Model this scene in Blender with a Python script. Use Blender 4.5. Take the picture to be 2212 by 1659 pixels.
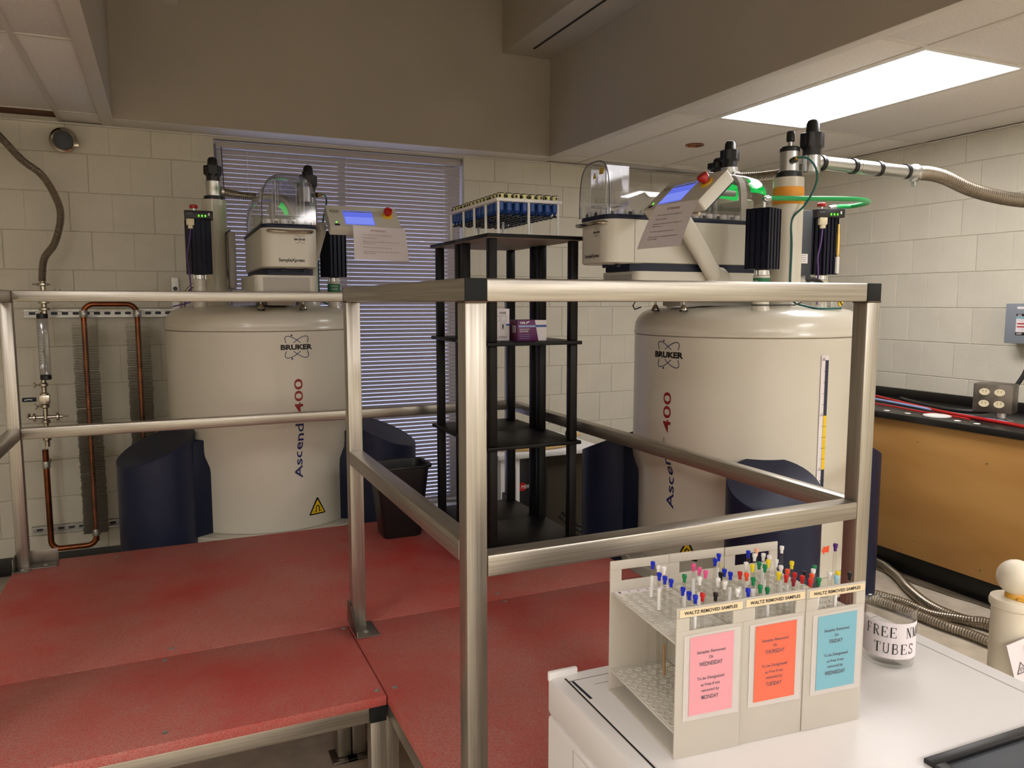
import bpy, bmesh, math, random
from mathutils import Vector, Matrix
random.seed(7)
PI = math.pi
col = bpy.context.scene.collection
sc = bpy.context.scene
for o in list(bpy.data.objects): bpy.data.objects.remove(o)

# ------------------------------------------------ camera, world, exposure
cd = bpy.data.cameras.new('camera'); cam = bpy.data.objects.new('camera', cd); col.objects.link(cam)
cd.sensor_width = 36; cd.lens = 36 * 1661 / 2212; cd.clip_start = .02
EYE = 1.457
cam.location = (0, 0, EYE)
cam.rotation_euler = (math.radians(90 - 6.1), 0, -math.radians(24.2))
sc.camera = cam
sc.view_settings.view_transform = 'Standard'; sc.view_settings.look = 'None'
sc.view_settings.gamma = 1; sc.view_settings.use_curve_mapping = False
sc.view_settings.exposure = 0.88
w = bpy.data.worlds.new('world'); sc.world = w; w.use_nodes = True
w.node_tree.nodes['Background'].inputs[0].default_value = (.74, .77, 1.0, 1)
w.node_tree.nodes['Background'].inputs[1].default_value = 1.0
PANEL_EMIT = 9.0

# ------------------------------------------------ materials
def lin(c):
    return tuple(((v/255)/12.92 if v/255 <= .04045 else ((v/255+.055)/1.055)**2.4) for v in c) + (1,)
def N(nt, t, **kw):
    n = nt.nodes.new(t)
    for k, v in kw.items(): setattr(n, k, v)
    return n
def mat(name, c, rough=.5, metal=0, bump=0, bscale=80, var=0, vscale=6, c2=None, stretch=None, spec=.5, detail=4, coat=0):
    m = bpy.data.materials.new(name); m.use_nodes = True; nt = m.node_tree
    p = nt.nodes['Principled BSDF']; p.inputs['Base Color'].default_value = lin(c)
    p.inputs['Roughness'].default_value = rough; p.inputs['Metallic'].default_value = metal
    p.inputs['Specular IOR Level'].default_value = spec
    if coat: p.inputs['Coat Weight'].default_value = coat; p.inputs['Coat Roughness'].default_value = .1
    tc = N(nt, 'ShaderNodeTexCoord'); mp = N(nt, 'ShaderNodeMapping')
    nt.links.new(tc.outputs['Object'], mp.inputs[0])
    if stretch: mp.inputs['Scale'].default_value = stretch
    if var or c2:
        n = N(nt, 'ShaderNodeTexNoise'); n.inputs['Scale'].default_value = vscale; n.inputs['Detail'].default_value = detail
        nt.links.new(mp.outputs[0], n.inputs['Vector'])
        r = N(nt, 'ShaderNodeValToRGB'); e = r.color_ramp.elements
        e[0].position = .35; e[1].position = .65
        e[0].color = lin(c); e[1].color = lin(c2 if c2 else tuple(max(0, v*(1-var)) for v in c))
        nt.links.new(n.outputs[0], r.inputs[0]); nt.links.new(r.outputs[0], p.inputs['Base Color'])
    if bump:
        n = N(nt, 'ShaderNodeTexNoise'); n.inputs['Scale'].default_value = bscale; n.inputs['Detail'].default_value = 3
        nt.links.new(mp.outputs[0], n.inputs['Vector'])
        b = N(nt, 'ShaderNodeBump'); b.inputs['Strength'].default_value = bump; b.inputs['Distance'].default_value = .004
        nt.links.new(n.outputs[0], b.inputs['Height']); nt.links.new(b.outputs[0], p.inputs['Normal'])
    return m
def emit(name, c, s):
    m = bpy.data.materials.new(name); m.use_nodes = True; nt = m.node_tree; nt.nodes.clear()
    e = N(nt, 'ShaderNodeEmission'); e.inputs[0].default_value = lin(c); e.inputs[1].default_value = s
    o = N(nt, 'ShaderNodeOutputMaterial'); nt.links.new(e.outputs[0], o.inputs[0]); return m
def clear(name, tint=(240, 242, 240), rough=.03, ior=1.45, boost=1.0):
    m = bpy.data.materials.new(name); m.use_nodes = True; nt = m.node_tree; nt.nodes.clear()
    t = N(nt, 'ShaderNodeBsdfTransparent'); t.inputs[0].default_value = lin(tint)
    g = N(nt, 'ShaderNodeBsdfGlossy'); g.inputs['Roughness'].default_value = rough
    lw = N(nt, 'ShaderNodeLayerWeight'); lw.inputs[0].default_value = .5
    f = N(nt, 'ShaderNodeMath', operation='POWER'); f.inputs[1].default_value = 4; nt.links.new(lw.outputs['Facing'], f.inputs[0])
    mm = N(nt, 'ShaderNodeMath', operation='MULTIPLY_ADD'); mm.inputs[1].default_value = .75; mm.inputs[2].default_value = .035*boost; mm.use_clamp = True
    x = N(nt, 'ShaderNodeMixShader'); o = N(nt, 'ShaderNodeOutputMaterial')
    nt.links.new(f.outputs[0], mm.inputs[0]); nt.links.new(mm.outputs[0], x.inputs[0])
    nt.links.new(t.outputs[0], x.inputs[1]); nt.links.new(g.outputs[0], x.inputs[2]); nt.links.new(x.outputs[0], o.inputs[0])
    return m
def frosted(name, c, transp=.12, trans=.45):
    m = bpy.data.materials.new(name); m.use_nodes = True; nt = m.node_tree; nt.nodes.clear()
    p = N(nt, 'ShaderNodeBsdfPrincipled'); p.inputs['Base Color'].default_value = lin(c); p.inputs['Roughness'].default_value = .35
    l = N(nt, 'ShaderNodeBsdfTranslucent'); l.inputs[0].default_value = lin(c)
    t = N(nt, 'ShaderNodeBsdfTransparent')
    a = N(nt, 'ShaderNodeMixShader'); a.inputs[0].default_value = trans
    b = N(nt, 'ShaderNodeMixShader'); b.inputs[0].default_value = transp
    o = N(nt, 'ShaderNodeOutputMaterial')
    nt.links.new(p.outputs[0], a.inputs[1]); nt.links.new(l.outputs[0], a.inputs[2])
    nt.links.new(a.outputs[0], b.inputs[1]); nt.links.new(t.outputs[0], b.inputs[2]); nt.links.new(b.outputs[0], o.inputs[0])
    return m

M = {}
M['block'] = mat('block_paint', (214, 208, 190), .55, bump=.55, bscale=90, var=.04, vscale=3)
M['mortar'] = mat('mortar_paint', (212, 205, 187), .7, bump=.4, bscale=120)
M['soffit'] = mat('soffit_paint', (182, 172, 156), .8, bump=.1, bscale=60, var=.03, vscale=2)
M['tile'] = mat('ceiling_tile', (232, 226, 220), .9, bump=.5, bscale=160, c2=(224, 217, 209), vscale=90)
M['tbar'] = mat('ceiling_bar', (216, 209, 199), .5)
M['dark'] = mat('dark_void', (40, 30, 24), .9)
M['wood_beam'] = mat('brown_beam', (96, 66, 46), .8)
M['floor'] = mat('floor_vinyl', (196, 184, 164), .35, var=.1, vscale=14, bump=.03)
M['cove'] = mat('black_cove', (22, 21, 20), .5)
for ax, st in (('x', (1, 60, 60)), ('y', (60, 1, 60)), ('z', (60, 60, 1))):
    M['steel_' + ax] = mat('steel_' + ax, (184, 178, 167), .34, .9, bump=.04, bscale=3, c2=(164, 157, 146), vscale=4, stretch=st)
M['steel_dull'] = mat('steel_dull', (140, 132, 122), .42, .85, var=.25, vscale=12)
M['weld'] = mat('weld', (92, 74, 58), .5, .8, bump=.4, bscale=200)
M['cap'] = mat('black_plastic_cap', (24, 26, 26), .6, spec=.2)
# deck paint: red grit with grey scuffed areas
def deckmat():
    m = mat('deck_red', (186, 42, 36), .55, bump=1.0, bscale=300); nt = m.node_tree; p = nt.nodes['Principled BSDF']
    tc = [n for n in nt.nodes if n.type == 'TEX_COORD'][0]
    a = N(nt, 'ShaderNodeTexNoise'); a.inputs['Scale'].default_value = 1.9; a.inputs['Detail'].default_value = 7; a.inputs['Roughness'].default_value = .62
    b = N(nt, 'ShaderNodeTexNoise'); b.inputs['Scale'].default_value = 210; b.inputs['Detail'].default_value = 2
    for n in (a, b): nt.links.new(tc.outputs['Object'], n.inputs['Vector'])
    r = N(nt, 'ShaderNodeValToRGB'); r.color_ramp.elements[0].position = .30; r.color_ramp.elements[1].position = .58
    r.color_ramp.elements[1].color = (.8, .8, .8, 1)
    nt.links.new(a.outputs[0], r.inputs[0])
    r2 = N(nt, 'ShaderNodeValToRGB'); r2.color_ramp.elements[0].position = .35; r2.color_ramp.elements[1].position = .62
    r2.color_ramp.elements[0].color = (.30, .30, .30, 1)
    nt.links.new(b.outputs[0], r2.inputs[0])
    mu = N(nt, 'ShaderNodeMath', operation='MULTIPLY'); nt.links.new(r.outputs[0], mu.inputs[0]); nt.links.new(r2.outputs[0], mu.inputs[1])
    x = N(nt, 'ShaderNodeMix', data_type='RGBA'); x.inputs[6].default_value = lin((190, 58, 50)); x.inputs[7].default_value = lin((184, 136, 124))
    nt.links.new(mu.outputs[0], x.inputs[0]); nt.links.new(x.outputs[2], p.inputs['Base Color'])
    return m
M['deck'] = deckmat()
M['dewar'] = mat('dewar_cream', (209, 203, 187), .32, bump=.05, bscale=220, coat=.35)
M['cream'] = mat('instrument_cream', (206, 202, 188), .38, bump=.06, bscale=300)
M['creamgrey'] = mat('instrument_grey', (172, 166, 158), .5)
M['navy'] = mat('navy_paint', (22, 29, 50), .45, spec=.3)
M['pillar'] = mat('pillar_navy', (27, 34, 58), .42, spec=.35)
M['finned'] = mat('navy_anodised', (16, 20, 38), .4, spec=.3)
M['charcoal'] = mat('charcoal', (62, 66, 72), .5)
M['black'] = mat('black_plastic', (20, 20, 22), .4)
M['blackshelf'] = mat('black_shelf', (19, 18, 18), .45, spec=.22, bump=.05, bscale=200)
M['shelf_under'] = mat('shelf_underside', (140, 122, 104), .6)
M['silver'] = mat('silver', (205, 205, 202), .3, .9)
M['chrome'] = mat('chrome', (190, 182, 168), .2, 1)
M['brass'] = mat('brass', (190, 160, 90), .3, .9)
M['copper'] = mat('copper', (150, 84, 50), .3, .9, c2=(96, 56, 36), vscale=9)
M['fin'] = mat('fin_metal', (158, 152, 138), .4, .5)
M['galv'] = mat('galvanised', (186, 184, 178), .38, .8, var=.12, vscale=30)
M['hose'] = mat('steel_hose', (150, 140, 124), .33, .9)
M['white'] = mat('white_plastic', (232, 230, 226), .4)
M['whitebox'] = mat('white_enamel', (236, 232, 229), .35, bump=.04, bscale=250)
M['paper'] = mat('paper', (228, 220, 222), .7)
M['red'] = mat('red_plastic', (180, 28, 24), .35)
M['yellow'] = mat('yellow_plastic', (232, 190, 50), .4)
M['orange'] = mat('orange_label', (238, 158, 40), .5)
M['greenlabel'] = mat('green_label', (20, 110, 70), .5)
M['greenhose'] = mat('green_hose', (30, 160, 84), .3)
M['teal'] = mat('teal_cable', (18, 92, 84), .4)
M['purple'] = mat('purple_cable', (92, 60, 130), .4)
M['ink'] = mat('black_ink', (22, 20, 20), .5)
M['inkblue'] = mat('blue_ink', (26, 34, 92), .5)
M['inkred'] = mat('red_ink', (140, 30, 24), .5)
M['inkgrey'] = mat('grey_ink', (92, 88, 96), .6)
M['ply'] = mat('plywood', (180, 136, 76), .45, c2=(164, 119, 62), vscale=2.2, stretch=(1, .6, 2.2), detail=6)
M['benchtop'] = mat('bench_black', (28, 26, 24), .3)
M['boxgrey'] = mat('electrical_grey', (132, 138, 146), .45)
M['ivory'] = mat('ivory', (222, 210, 176), .4)
M['wipes'] = mat('purple_box', (98, 22, 92), .45)
M['wipesside'] = mat('purple_box_side', (88, 20, 60), .45)
M['bluebar'] = mat('blue_bar', (40, 80, 160), .5)
M['lightblue'] = mat('light_blue_bar', (150, 170, 215), .5)
M['slat'] = mat('blind_slat', (184, 174, 170), .5)
M['screen'] = emit('screen_blue', (110, 125, 250), .42)
M['screen2'] = emit('screen_light', (135, 150, 255), .46)
M['led'] = emit('green_led', (110, 255, 60), .9)
M['glow'] = emit('green_glow', (10, 225, 90), .45)
M['lamp'] = emit('lamp_diffuser', (247, 243, 243), PANEL_EMIT)
M['dome'] = clear('dome_acrylic', (240, 240, 242), .05, 1.5, 2.6)
M['tube_glass'] = clear('tube_glass', (250, 250, 248), .03, 1.45, 1.2)
M['beaker'] = clear('beaker_glass', (252, 252, 251), .03, 1.48, 1.3)
M['acrylic'] = clear('flow_acrylic', (228, 228, 232), .08, 1.5, 2.5)
M['pane'] = clear('window_glass', (225, 228, 240), .01, 1.45)
M['frost'] = frosted('frosted_rack', (228, 222, 210), .10, .4)
M['frost_shelf'] = frosted('frosted_shelf', (236, 232, 220), .03, .35)
M['sleeve'] = frosted('plastic_sleeve', (232, 226, 220), .12, .3)
M['tape'] = mat('label_tape', (226, 206, 168), .5)
M['pink'] = mat('pink_paper', (224, 152, 160), .55)
M['coral'] = mat('orange_paper', (238, 106, 76), .55)
M['sky'] = mat('blue_paper', (122, 176, 190), .55)
M['bollard'] = mat('bollard_white', (232, 222, 200), .5, bump=.1, bscale=60)
M['glue'] = mat('dried_glue', (214, 160, 50), .4)
M['spin_blue'] = mat('spinner_blue', (20, 66, 140), .35)
M['spin_yel'] = mat('spinner_yellow', (226, 220, 150), .5)
M['tubing'] = mat('tan_tubing', (214, 174, 104), .4)
M['olive'] = mat('olive_panel', (62, 56, 42), .5)
M['gauge_y'] = mat('gauge_yellow', (240, 200, 20), .5)
M['gauge_b'] = mat('gauge_blue', (30, 40, 62), .5)
M['cable'] = mat('black_cable', (26, 26, 26), .45)
M['cap_b'] = mat('blue_cap', (14, 40, 190), .4); M['cap_w'] = mat('white_cap', (240, 236, 232), .4)
M['cap_g'] = mat('green_cap', (20, 130, 74), .4); M['cap_r'] = mat('red_cap', (205, 40, 36), .4)
M['cap_y'] = mat('yellow_cap', (240, 216, 30), .4); M['cap_o'] = mat('orange_cap', (244, 84, 44), .4)
M['cap_p'] = mat('pink_cap', (240, 90, 150), .4); M['cap_k'] = mat('black_cap', (26, 24, 24), .4)
M['cap_m'] = mat('maroon_cap', (140, 24, 48), .4); M['cap_u'] = mat('purple_cap', (74, 24, 110), .4)
M['cap_e'] = mat('peach_cap', (246, 184, 150), .4); M['cap_t'] = mat('tan_cap', (196, 186, 150), .4); M['cap_l'] = mat('light_blue_cap', (150, 200, 224), .4)
M['liquid'] = mat('brown_sample', (190, 140, 90), .3)

# ------------------------------------------------ mesh helpers
class G:
    def __init__(s): s.bm = bmesh.new()
    def box(s, x0, x1, y0, y1, z0, z1, bev=0, rot=None, piv=None):
        r = bmesh.ops.create_cube(s.bm, size=1)
        vs = r['verts']; c = Vector(((x0+x1)/2, (y0+y1)/2, (z0+z1)/2))
        for v in vs: v.co = Vector((v.co.x*(x1-x0), v.co.y*(y1-y0), v.co.z*(z1-z0))) + c
        if bev:
            es = list({e for v in vs for e in v.link_edges})
            bv = bmesh.ops.bevel(s.bm, geom=es, offset=bev, segments=2, affect='EDGES', profile=.5)
            vs = list(set(bv['verts']) | {v for v in vs if v.is_valid})
            fs = {f for v in vs for f in v.link_faces}; vs = list({v for f in fs for v in f.verts})
            for f in fs: f.normal_update()
        fl = {f for v in vs for f in v.link_faces}
        big = sorted(fl, key=lambda f: -f.calc_area())[:6] if bev else fl
        for f in big:
            if max(abs(c) for c in f.normal) > .999 or not bev: f.material_index = 1
        if rot is not None:
            p = Vector(piv) if piv is not None else c
            for v in vs: v.co = rot @ (v.co - p) + p
        return s
    def rings(s, rings, close=True, cap=True):
        prev = None; first = None
        for rg in rings:
            cur = [s.bm.verts.new(p) for p in rg]
            if prev:
                n = len(cur)
                for i in range(n if close else n-1):
                    j = (i+1) % n
                    try: s.bm.faces.new((prev[i], prev[j], cur[j], cur[i]))
                    except ValueError: pass
            else: first = cur
            prev = cur
        if cap and close:
            s.bm.faces.new(first[::-1]); s.bm.faces.new(prev)
        return s
    def lathe(s, prof, c=(0, 0, 0), seg=24, rot=None):
        c = Vector(c); R = []
        for r, z in prof:
            r = max(r, 1e-5)
            ring = [Vector((r*math.cos(2*PI*i/seg), r*math.sin(2*PI*i/seg), z)) for i in range(seg)]
            if rot is not None: ring = [rot @ p for p in ring]
            R.append([p + c for p in ring])
        return s.rings(R)
    def cyl(s, p0, p1, r0, r1=None, seg=16):
        return s.tube([p0, p1], r0 if r1 is None else [r0, r1], seg)
    def tube(s, pts, r, seg=10, cap=True):
        pts = [Vector(p) for p in pts]; n = len(pts); R = []
        t = (pts[1]-pts[0]).normalized()
        up = Vector((0, 0, 1)) if abs(t.z) < .9 else Vector((1, 0, 0))
        a = t.cross(up).normalized()
        for i, p in enumerate(pts):
            t = ((pts[min(i+1, n-1)] - pts[max(i-1, 0)])).normalized()
            a = (a - t*a.dot(t)).normalized(); b = t.cross(a)
            rr = r[i] if isinstance(r, (list, tuple)) else r
            R.append([p + a*rr*math.cos(2*PI*k/seg) + b*rr*math.sin(2*PI*k/seg) for k in range(seg)])
        return s.rings(R, cap=cap)
    def prism(s, poly, z0, z1):
        return s.rings([[Vector((x, y, z0)) for x, y in poly], [Vector((x, y, z1)) for x, y in poly]])
    def quad(s, *ps):
        s.bm.faces.new([s.bm.verts.new(p) for p in ps]); return s
    def build(s, name, m, parent=None, angle=35, mesh_only=False):
        bmesh.ops.recalc_face_normals(s.bm, faces=s.bm.faces)
        me = bpy.data.meshes.new(name); s.bm.to_mesh(me); s.bm.free()
        me.materials.append(M[m] if isinstance(m, str) else m)
        for p in me.polygons: p.use_smooth = p.material_index == 0; p.material_index = 0
        me.set_sharp_from_angle(angle=math.radians(angle))
        if mesh_only: return me
        return link(name, me, parent)
def link(name, me, parent=None, loc=None, rz=0):
    o = bpy.data.objects.new(name, me); col.objects.link(o)
    if parent is not None: o.parent = parent
    if loc is not None: o.location = loc
    if rz: o.rotation_euler.z = rz
    return o
def thing(name, label, cat, loc=(0, 0, 0), rz=0, group=None):
    o = bpy.data.objects.new(name, None); col.objects.link(o); o.location = loc; o.rotation_euler.z = rz
    o.empty_display_size = .05
    o['label'] = label; o['category'] = cat
    if group: o['group'] = group
    return o
def tag(o, label, cat, group=None):
    o['label'] = label; o['category'] = cat
    if group: o['group'] = group
    return o
def struct(o): o['kind'] = 'structure'; return o
def spline(pts, n=12):
    P = [Vector(p) for p in pts]; out = []
    for i in range(len(P)-1):
        p0, p1, p2, p3 = P[max(i-1, 0)], P[i], P[i+1], P[min(i+2, len(P)-1)]
        for k in range(n):
            t = k/n
            out.append(.5*((2*p1)+(p2-p0)*t+(2*p0-5*p1+4*p2-p3)*t*t+(3*p1-p0-3*p2+p3)*t**3))
    out.append(P[-1]); return out
def resample(pts, step):
    out = [pts[0]]; acc = 0
    for a, b in zip(pts, pts[1:]):
        d = (b-a).length
        if d == 0: continue
        pos = step-acc
        while pos <= d:
            out.append(a+(b-a)*(pos/d)); pos += step
        acc = (acc+d) % step
    return out
def corrugated(g, pts, r, step=.003, seg=12, depth=.88):
    p = resample(spline(pts, 16), step)
    return g.tube(p, [r if i % 2 else r*depth for i in range(len(p))], seg)

def text_mesh(s, bold=0, shear=0, spacing=1.0):
    c = bpy.data.curves.new('t', 'FONT'); c.body = s; c.size = 1; c.offset = bold; c.shear = shear; c.space_character = spacing
    c.resolution_u = 3; c.align_x = 'LEFT'
    o = bpy.data.objects.new('t', c); col.objects.link(o)
    dg = bpy.context.evaluated_depsgraph_get(); me = bpy.data.meshes.new_from_object(o.evaluated_get(dg))
    bpy.data.objects.remove(o); bpy.data.curves.remove(c)
    return me
def lettering(s, fn, width, height, m, parent, name='lettering', bold=0, shear=0, align='c'):
    """fn(u,v)->local point; text fitted to width x cap-height, centred at u=0 (or from 0), baseline v=0"""
    me = text_mesh(s, bold, shear); me.name = name
    if not me.vertices: return None
    xs = [v.co.x for v in me.vertices]; x0, x1 = min(xs), max(xs); caph = .72
    for v in me.vertices:
        u = (v.co.x-x0)/(x1-x0)*width - (width/2 if align == 'c' else 0)
        v.co = fn(u, v.co.y/caph*height)
    me.materials.clear(); me.materials.append(M[m]); me.update()
    return link(name, me, parent)
def plane_fn(o, ux, uy, off=.0008):
    o, ux, uy = Vector(o), Vector(ux).normalized(), Vector(uy).normalized(); n = ux.cross(uy)
    return lambda u, v: o + ux*u + uy*v + n*off
def flat(name, fn, pts, m, parent, th=.0006):
    """thin plate over polygon pts in fn space"""
    g = G(); a = [fn(u, v) for u, v in pts]; c0 = fn(0, 0); n = (fn(1e-2, 0)-c0).cross(fn(0, 1e-2)-c0).normalized()
    g.rings([a, [p+n*th for p in a]]); return g.build(name, m, parent)
def strip(name, fn, pl, wd, m, parent, closed=False):
    """flat ribbon along polyline in fn space"""
    g = G(); n = len(pl)
    L = []; R = []
    for i in range(n):
        a = pl[(i-1) % n] if (closed or i) else pl[0]; b = pl[(i+1) % n] if (closed or i < n-1) else pl[-1]
        dx, dy = b[0]-a[0], b[1]-a[1]; d = math.hypot(dx, dy) or 1
        L.append(fn(pl[i][0]-dy/d*wd/2, pl[i][1]+dx/d*wd/2)); R.append(fn(pl[i][0]+dy/d*wd/2, pl[i][1]-dx/d*wd/2))
    Lv = [g.bm.verts.new(p) for p in L]; Rv = [g.bm.verts.new(p) for p in R]
    for i in range(n if closed else n-1):
        j = (i+1) % n; g.bm.faces.new((Lv[i], Rv[i], Rv[j], Lv[j]))
    return g.build(name, m, parent)
def logo(fn, s, parent, blue='inkblue', offs=.0):
    """two crossed orbit ellipses with a word across; s = word width"""
    for sg in (1, -1):
        pl = []
        for i in range(40):
            t = 2*PI*i/40; a, b = s*.47, s*.17; x, y = a*math.cos(t), b*math.sin(t); c, d = math.cos(sg*.72), math.sin(sg*.72)
            X, Y = x*c-y*d, x*d+y*c
            pl.append((X, Y))
        segs = []; cur = []
        for p in pl+[pl[0]]:
            if abs(p[1]) > s*.10: cur.append(p)
            elif cur: segs.append(cur); cur = []
        if cur: segs.append(cur)
        for q in segs:
            if len(q) > 2: strip('logo_orbit', fn, q, s*.022, blue, parent)
    for yy in (1, -1):
        flat('logo_dot', fn, [(-s*.16+s*.03*math.cos(k), yy*s*.36+s*.03*math.sin(k)) for k in [i*PI/4 for i in range(8)]], blue, parent, .0002)
    lettering('BRUKER', lambda u, v: fn(u, v-s*.075), s, s*.15, 'ink', parent, 'logo_word', bold=.05)

# ------------------------------------------------ room shell
WX, WY, CZ = 4.15, 4.73, 2.39        # right wall, back wall, ceiling height
XL, YF = -2.6, -3.2
g = G(); g.box(XL-.1, WX+.3, YF-.1, WY+.3, -.1, 0); struct(g.build('floor', 'floor'))
WIN = (.29, 1.785, .09, 2.37)
g = G()
g.box(XL-.1, WIN[0], WY+.006, WY+.25, 0, 3.6); g.box(WIN[1], WX+.3, WY+.006, WY+.25, 0, 3.6)
g.box(WIN[0], WIN[1], WY+.006, WY+.25, 0, WIN[2]); g.box(WIN[0], WIN[1], WY+.006, WY+.25, WIN[3], 3.6)
wall_back = struct(g.build('wall_back', 'mortar'))
g = G(); g.box(WX+.005, WX+.3, YF-.1, WY+.006, 0, 3.6); wall_right = struct(g.build('wall_right', 'mortar'))
g = G(); g.box(XL-.1, XL, YF-.1, WY+.012, 0, 3.6); struct(g.build('wall_left', 'block'))
g = G(); g.box(XL-.1, WX+.3, YF-.15, YF, 0, 3.6); struct(g.build('wall_front', 'block'))
_bc = {}
def block_mesh(wd, hh, side, score):
    k = (round(wd, 3), round(hh, 3), side, tuple(round(x, 3) for x in score))
    if k in _bc: return _bc[k]
    g = G(); xs = [0]+[c for x in score for c in (x-.004, x, x+.004)]+[wd]; b = .003; D = .0
    # face grid: outline slightly recessed, scored groove shallow
    cols = [(0, .0025)] + [(b, 0)]
    for x in score: cols += [(x-.003, 0), (x, .0018), (x+.003, 0)]
    cols += [(wd-b, 0), (wd, .0025)]
    rows = [(0, .0025), (b, 0), (hh-b, 0), (hh, .0025)]
    V = []
    for z, dz in rows:
        rr = []
        for x, dx in cols:
            d = max(dz, dx)
            rr.append(g.bm.verts.new((x, d, z) if side == 'b' else (d, x, z)))
        V.append(rr)
    for i in range(len(rows)-1):
        for j in range(len(cols)-1):
            g.bm.faces.new((V[i][j], V[i][j+1], V[i+1][j+1], V[i+1][j]))
    # back rim gives depth
    d2 = .0055 if side == 'b' else .0045
    bk = [g.bm.verts.new((x, d2, z) if side == 'b' else (d2, x, z)) for x, z in ((0, 0), (wd, 0), (wd, hh), (0, hh))]
    fr = [V[0], [r[-1] for r in V], V[-1][::-1], [r[0] for r in V][::-1]]
    for i in range(4): g.bm.faces.new(fr[i]+[bk[(i+1) % 4], bk[i]])
    g.bm.faces.new(bk)
    _bc[k] = g.build('block', 'block', None, 8, True); return _bc[k]
J = .0014
def lay(parent, side, lo, hi, offs, hole=None, kmax=12):
    for k in range(kmax):
        z0, z1 = k*.2032+J/2, (k+1)*.2032-J/2
        z1 = min(z1, CZ+.03)
        x = lo - ((lo-offs[k % 2]) % .4064)
        while x < hi:
            a, b = x, x+.4064; mid = (a+b)/2
            ivs = [(max(a, lo), min(b, hi))]
            if hole and z1 > hole[2]+.02 and z0 < hole[3]-.02:
                iv2 = []
                for p, q in ivs:
                    if q <= hole[0] or p >= hole[1]: iv2.append((p, q))
                    else:
                        if p < hole[0]: iv2.append((p, hole[0]))
                        if q > hole[1]: iv2.append((hole[1], q))
                ivs = iv2
            for p, q in ivs:
                if q-p < .02: continue
                p2, q2 = p+J/2, q-J/2
                scr = [mid-p2] if p2+.02 < mid < q2-.02 else []
                zz0 = z0
                if hole and k == 0 and q > hole[0] and p < hole[1]: pass
                me = block_mesh(q2-p2, z1-zz0, side, scr)
                link('block', me, parent, (p2, WY, zz0) if side == 'b' else (WX, p2, zz0))
            x += .4064
lay(wall_back, 'b', -1.4, WX, (.066, -.03), WIN)
lay(wall_right, 'r', .6, WY, (.06, .16))
g = G(); g.box(XL, -1.4, WY+.001, WY+.0055, 0, 2.5); g.build('wall_paint', 'block', wall_back)
g = G(); g.box(WX+.001, WX+.0045, YF, .6, 0, 2.5); g.build('wall_paint', 'block', wall_right)
g = G(); g.box(XL, WX-.001, WY-.008, WY-.0005, 0, .1, .003); struct(g.build('baseboard_back', 'cove'))
g = G(); g.box(WX-.008, WX-.0005, YF, WY-.01, 0, .1, .003); struct(g.build('baseboard_right', 'cove'))

# ceiling: high slab over recess, tiles on bars at both sides
RX0, RX1, RY = -.2, 2.30, 4.53
g = G(); g.box(XL-.1, WX+.3, YF-.1, WY+.3, 3.5, 3.6); ceiling = struct(g.build('ceiling', 'soffit'))
g = G(); g.box(RX0-.012, RX0, -1.2, RY, CZ-.002, 3.5); struct(g.build('trim_1', 'soffit'))
g = G(); g.box(RX1, RX1+.012, -1.2, RY, CZ-.002, 3.5); struct(g.build('trim_2', 'soffit'))
g = G(); g.box(RX0-.012, RX1+.012, RY, RY+.012, CZ-.002, 3.5); struct(g.build('trim_3', 'soffit'))
g = G(); g.box(RX0-.012, RX1+.012, -1.212, -1.2, CZ, 3.5); struct(g.build('trim_4', 'soffit'))
g = G(); g.box(1.97, RX1-.001, -1.19, RY-.001, 2.985, 3.3); g.box(2.10, 2.112, 1.0, 4.35, 2.9835, 2.986); duct = struct(g.build('trim_5', 'soffit'))
g = G(); g.box(2.103, 2.118, 1.0, 4.37, 2.981, 2.9849); g.build('diffuser_slot', 'dark', duct)
g = G(); g.box(-.06, .13, 3.9, RY-.001, 2.99, 3.06); struct(g.build('trim_6', 'tbar'))
bars_y = [4.48, 3.27, 2.06, .85, -.36, -1.57, -2.78]
tile_cache = {}
def tile(x0, x1, y0, y1):
    if x1-x0 < .02 or y1-y0 < .02: return
    k = (round(x1-x0, 3), round(y1-y0, 3))
    if k not in tile_cache:
        q = G(); q.box(0, k[0], 0, k[1], 0, .012, .002); tile_cache[k] = q.build('ceiling_tile', 'tile', None, 35, True)
    link('ceiling_tile', tile_cache[k], ceiling, (x0, y0, CZ+.003))
def bar(x0, x1, y0, y1, z0=CZ-.001):
    q = G(); q.box(x0, x1, y0, y1, z0, CZ+.003, .0006); q.build('ceiling_bar', 'tbar', ceiling)
lamps = []
def ceil_zone(xs, ylo, yhi, lampset=(), skip=()):
    ys = [yhi]+[b for b in bars_y if ylo < b < yhi]+[ylo]
    for i in range(len(xs)-1):
        for j in range(len(ys)-1):
            a, b, c, d = xs[i]+.001, xs[i+1]-.001, ys[j+1]+.001, ys[j]-.001
            if (i, j) in skip: continue
            if (i, j) in lampset: lamps.append((xs[i], xs[i+1], ys[j+1], ys[j])); continue
            tile(a, b, c, d)
    for x in xs[1:-1]: bar(x-.010, x+.010, ylo, yhi)
    for y in ys[1:-1]: bar(xs[0], xs[-1], y-.010, y+.010, CZ-.0008)
ceil_zone([2.36, 2.60, 3.20, 3.81, 4.15], -1.2, WY, {(1, 2), (1, 4)})
ceil_zone([-2.6, -2.28, -1.67, -1.06, -.45, -.262], -1.2, WY, {(2, 4)}, {(3, 0)})
ceil_zone([-2.6, -2.28, -1.67, -1.06, -.45, .16, .77, 1.38, 1.99, 2.60, 3.20, 3.81, 4.15], YF, -1.212, {(2, 1), (4, 1), (5, 1), (7, 1), (8, 1), (10, 1)})  # rear row is out of view; extra panels added here to brighten the room
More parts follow.
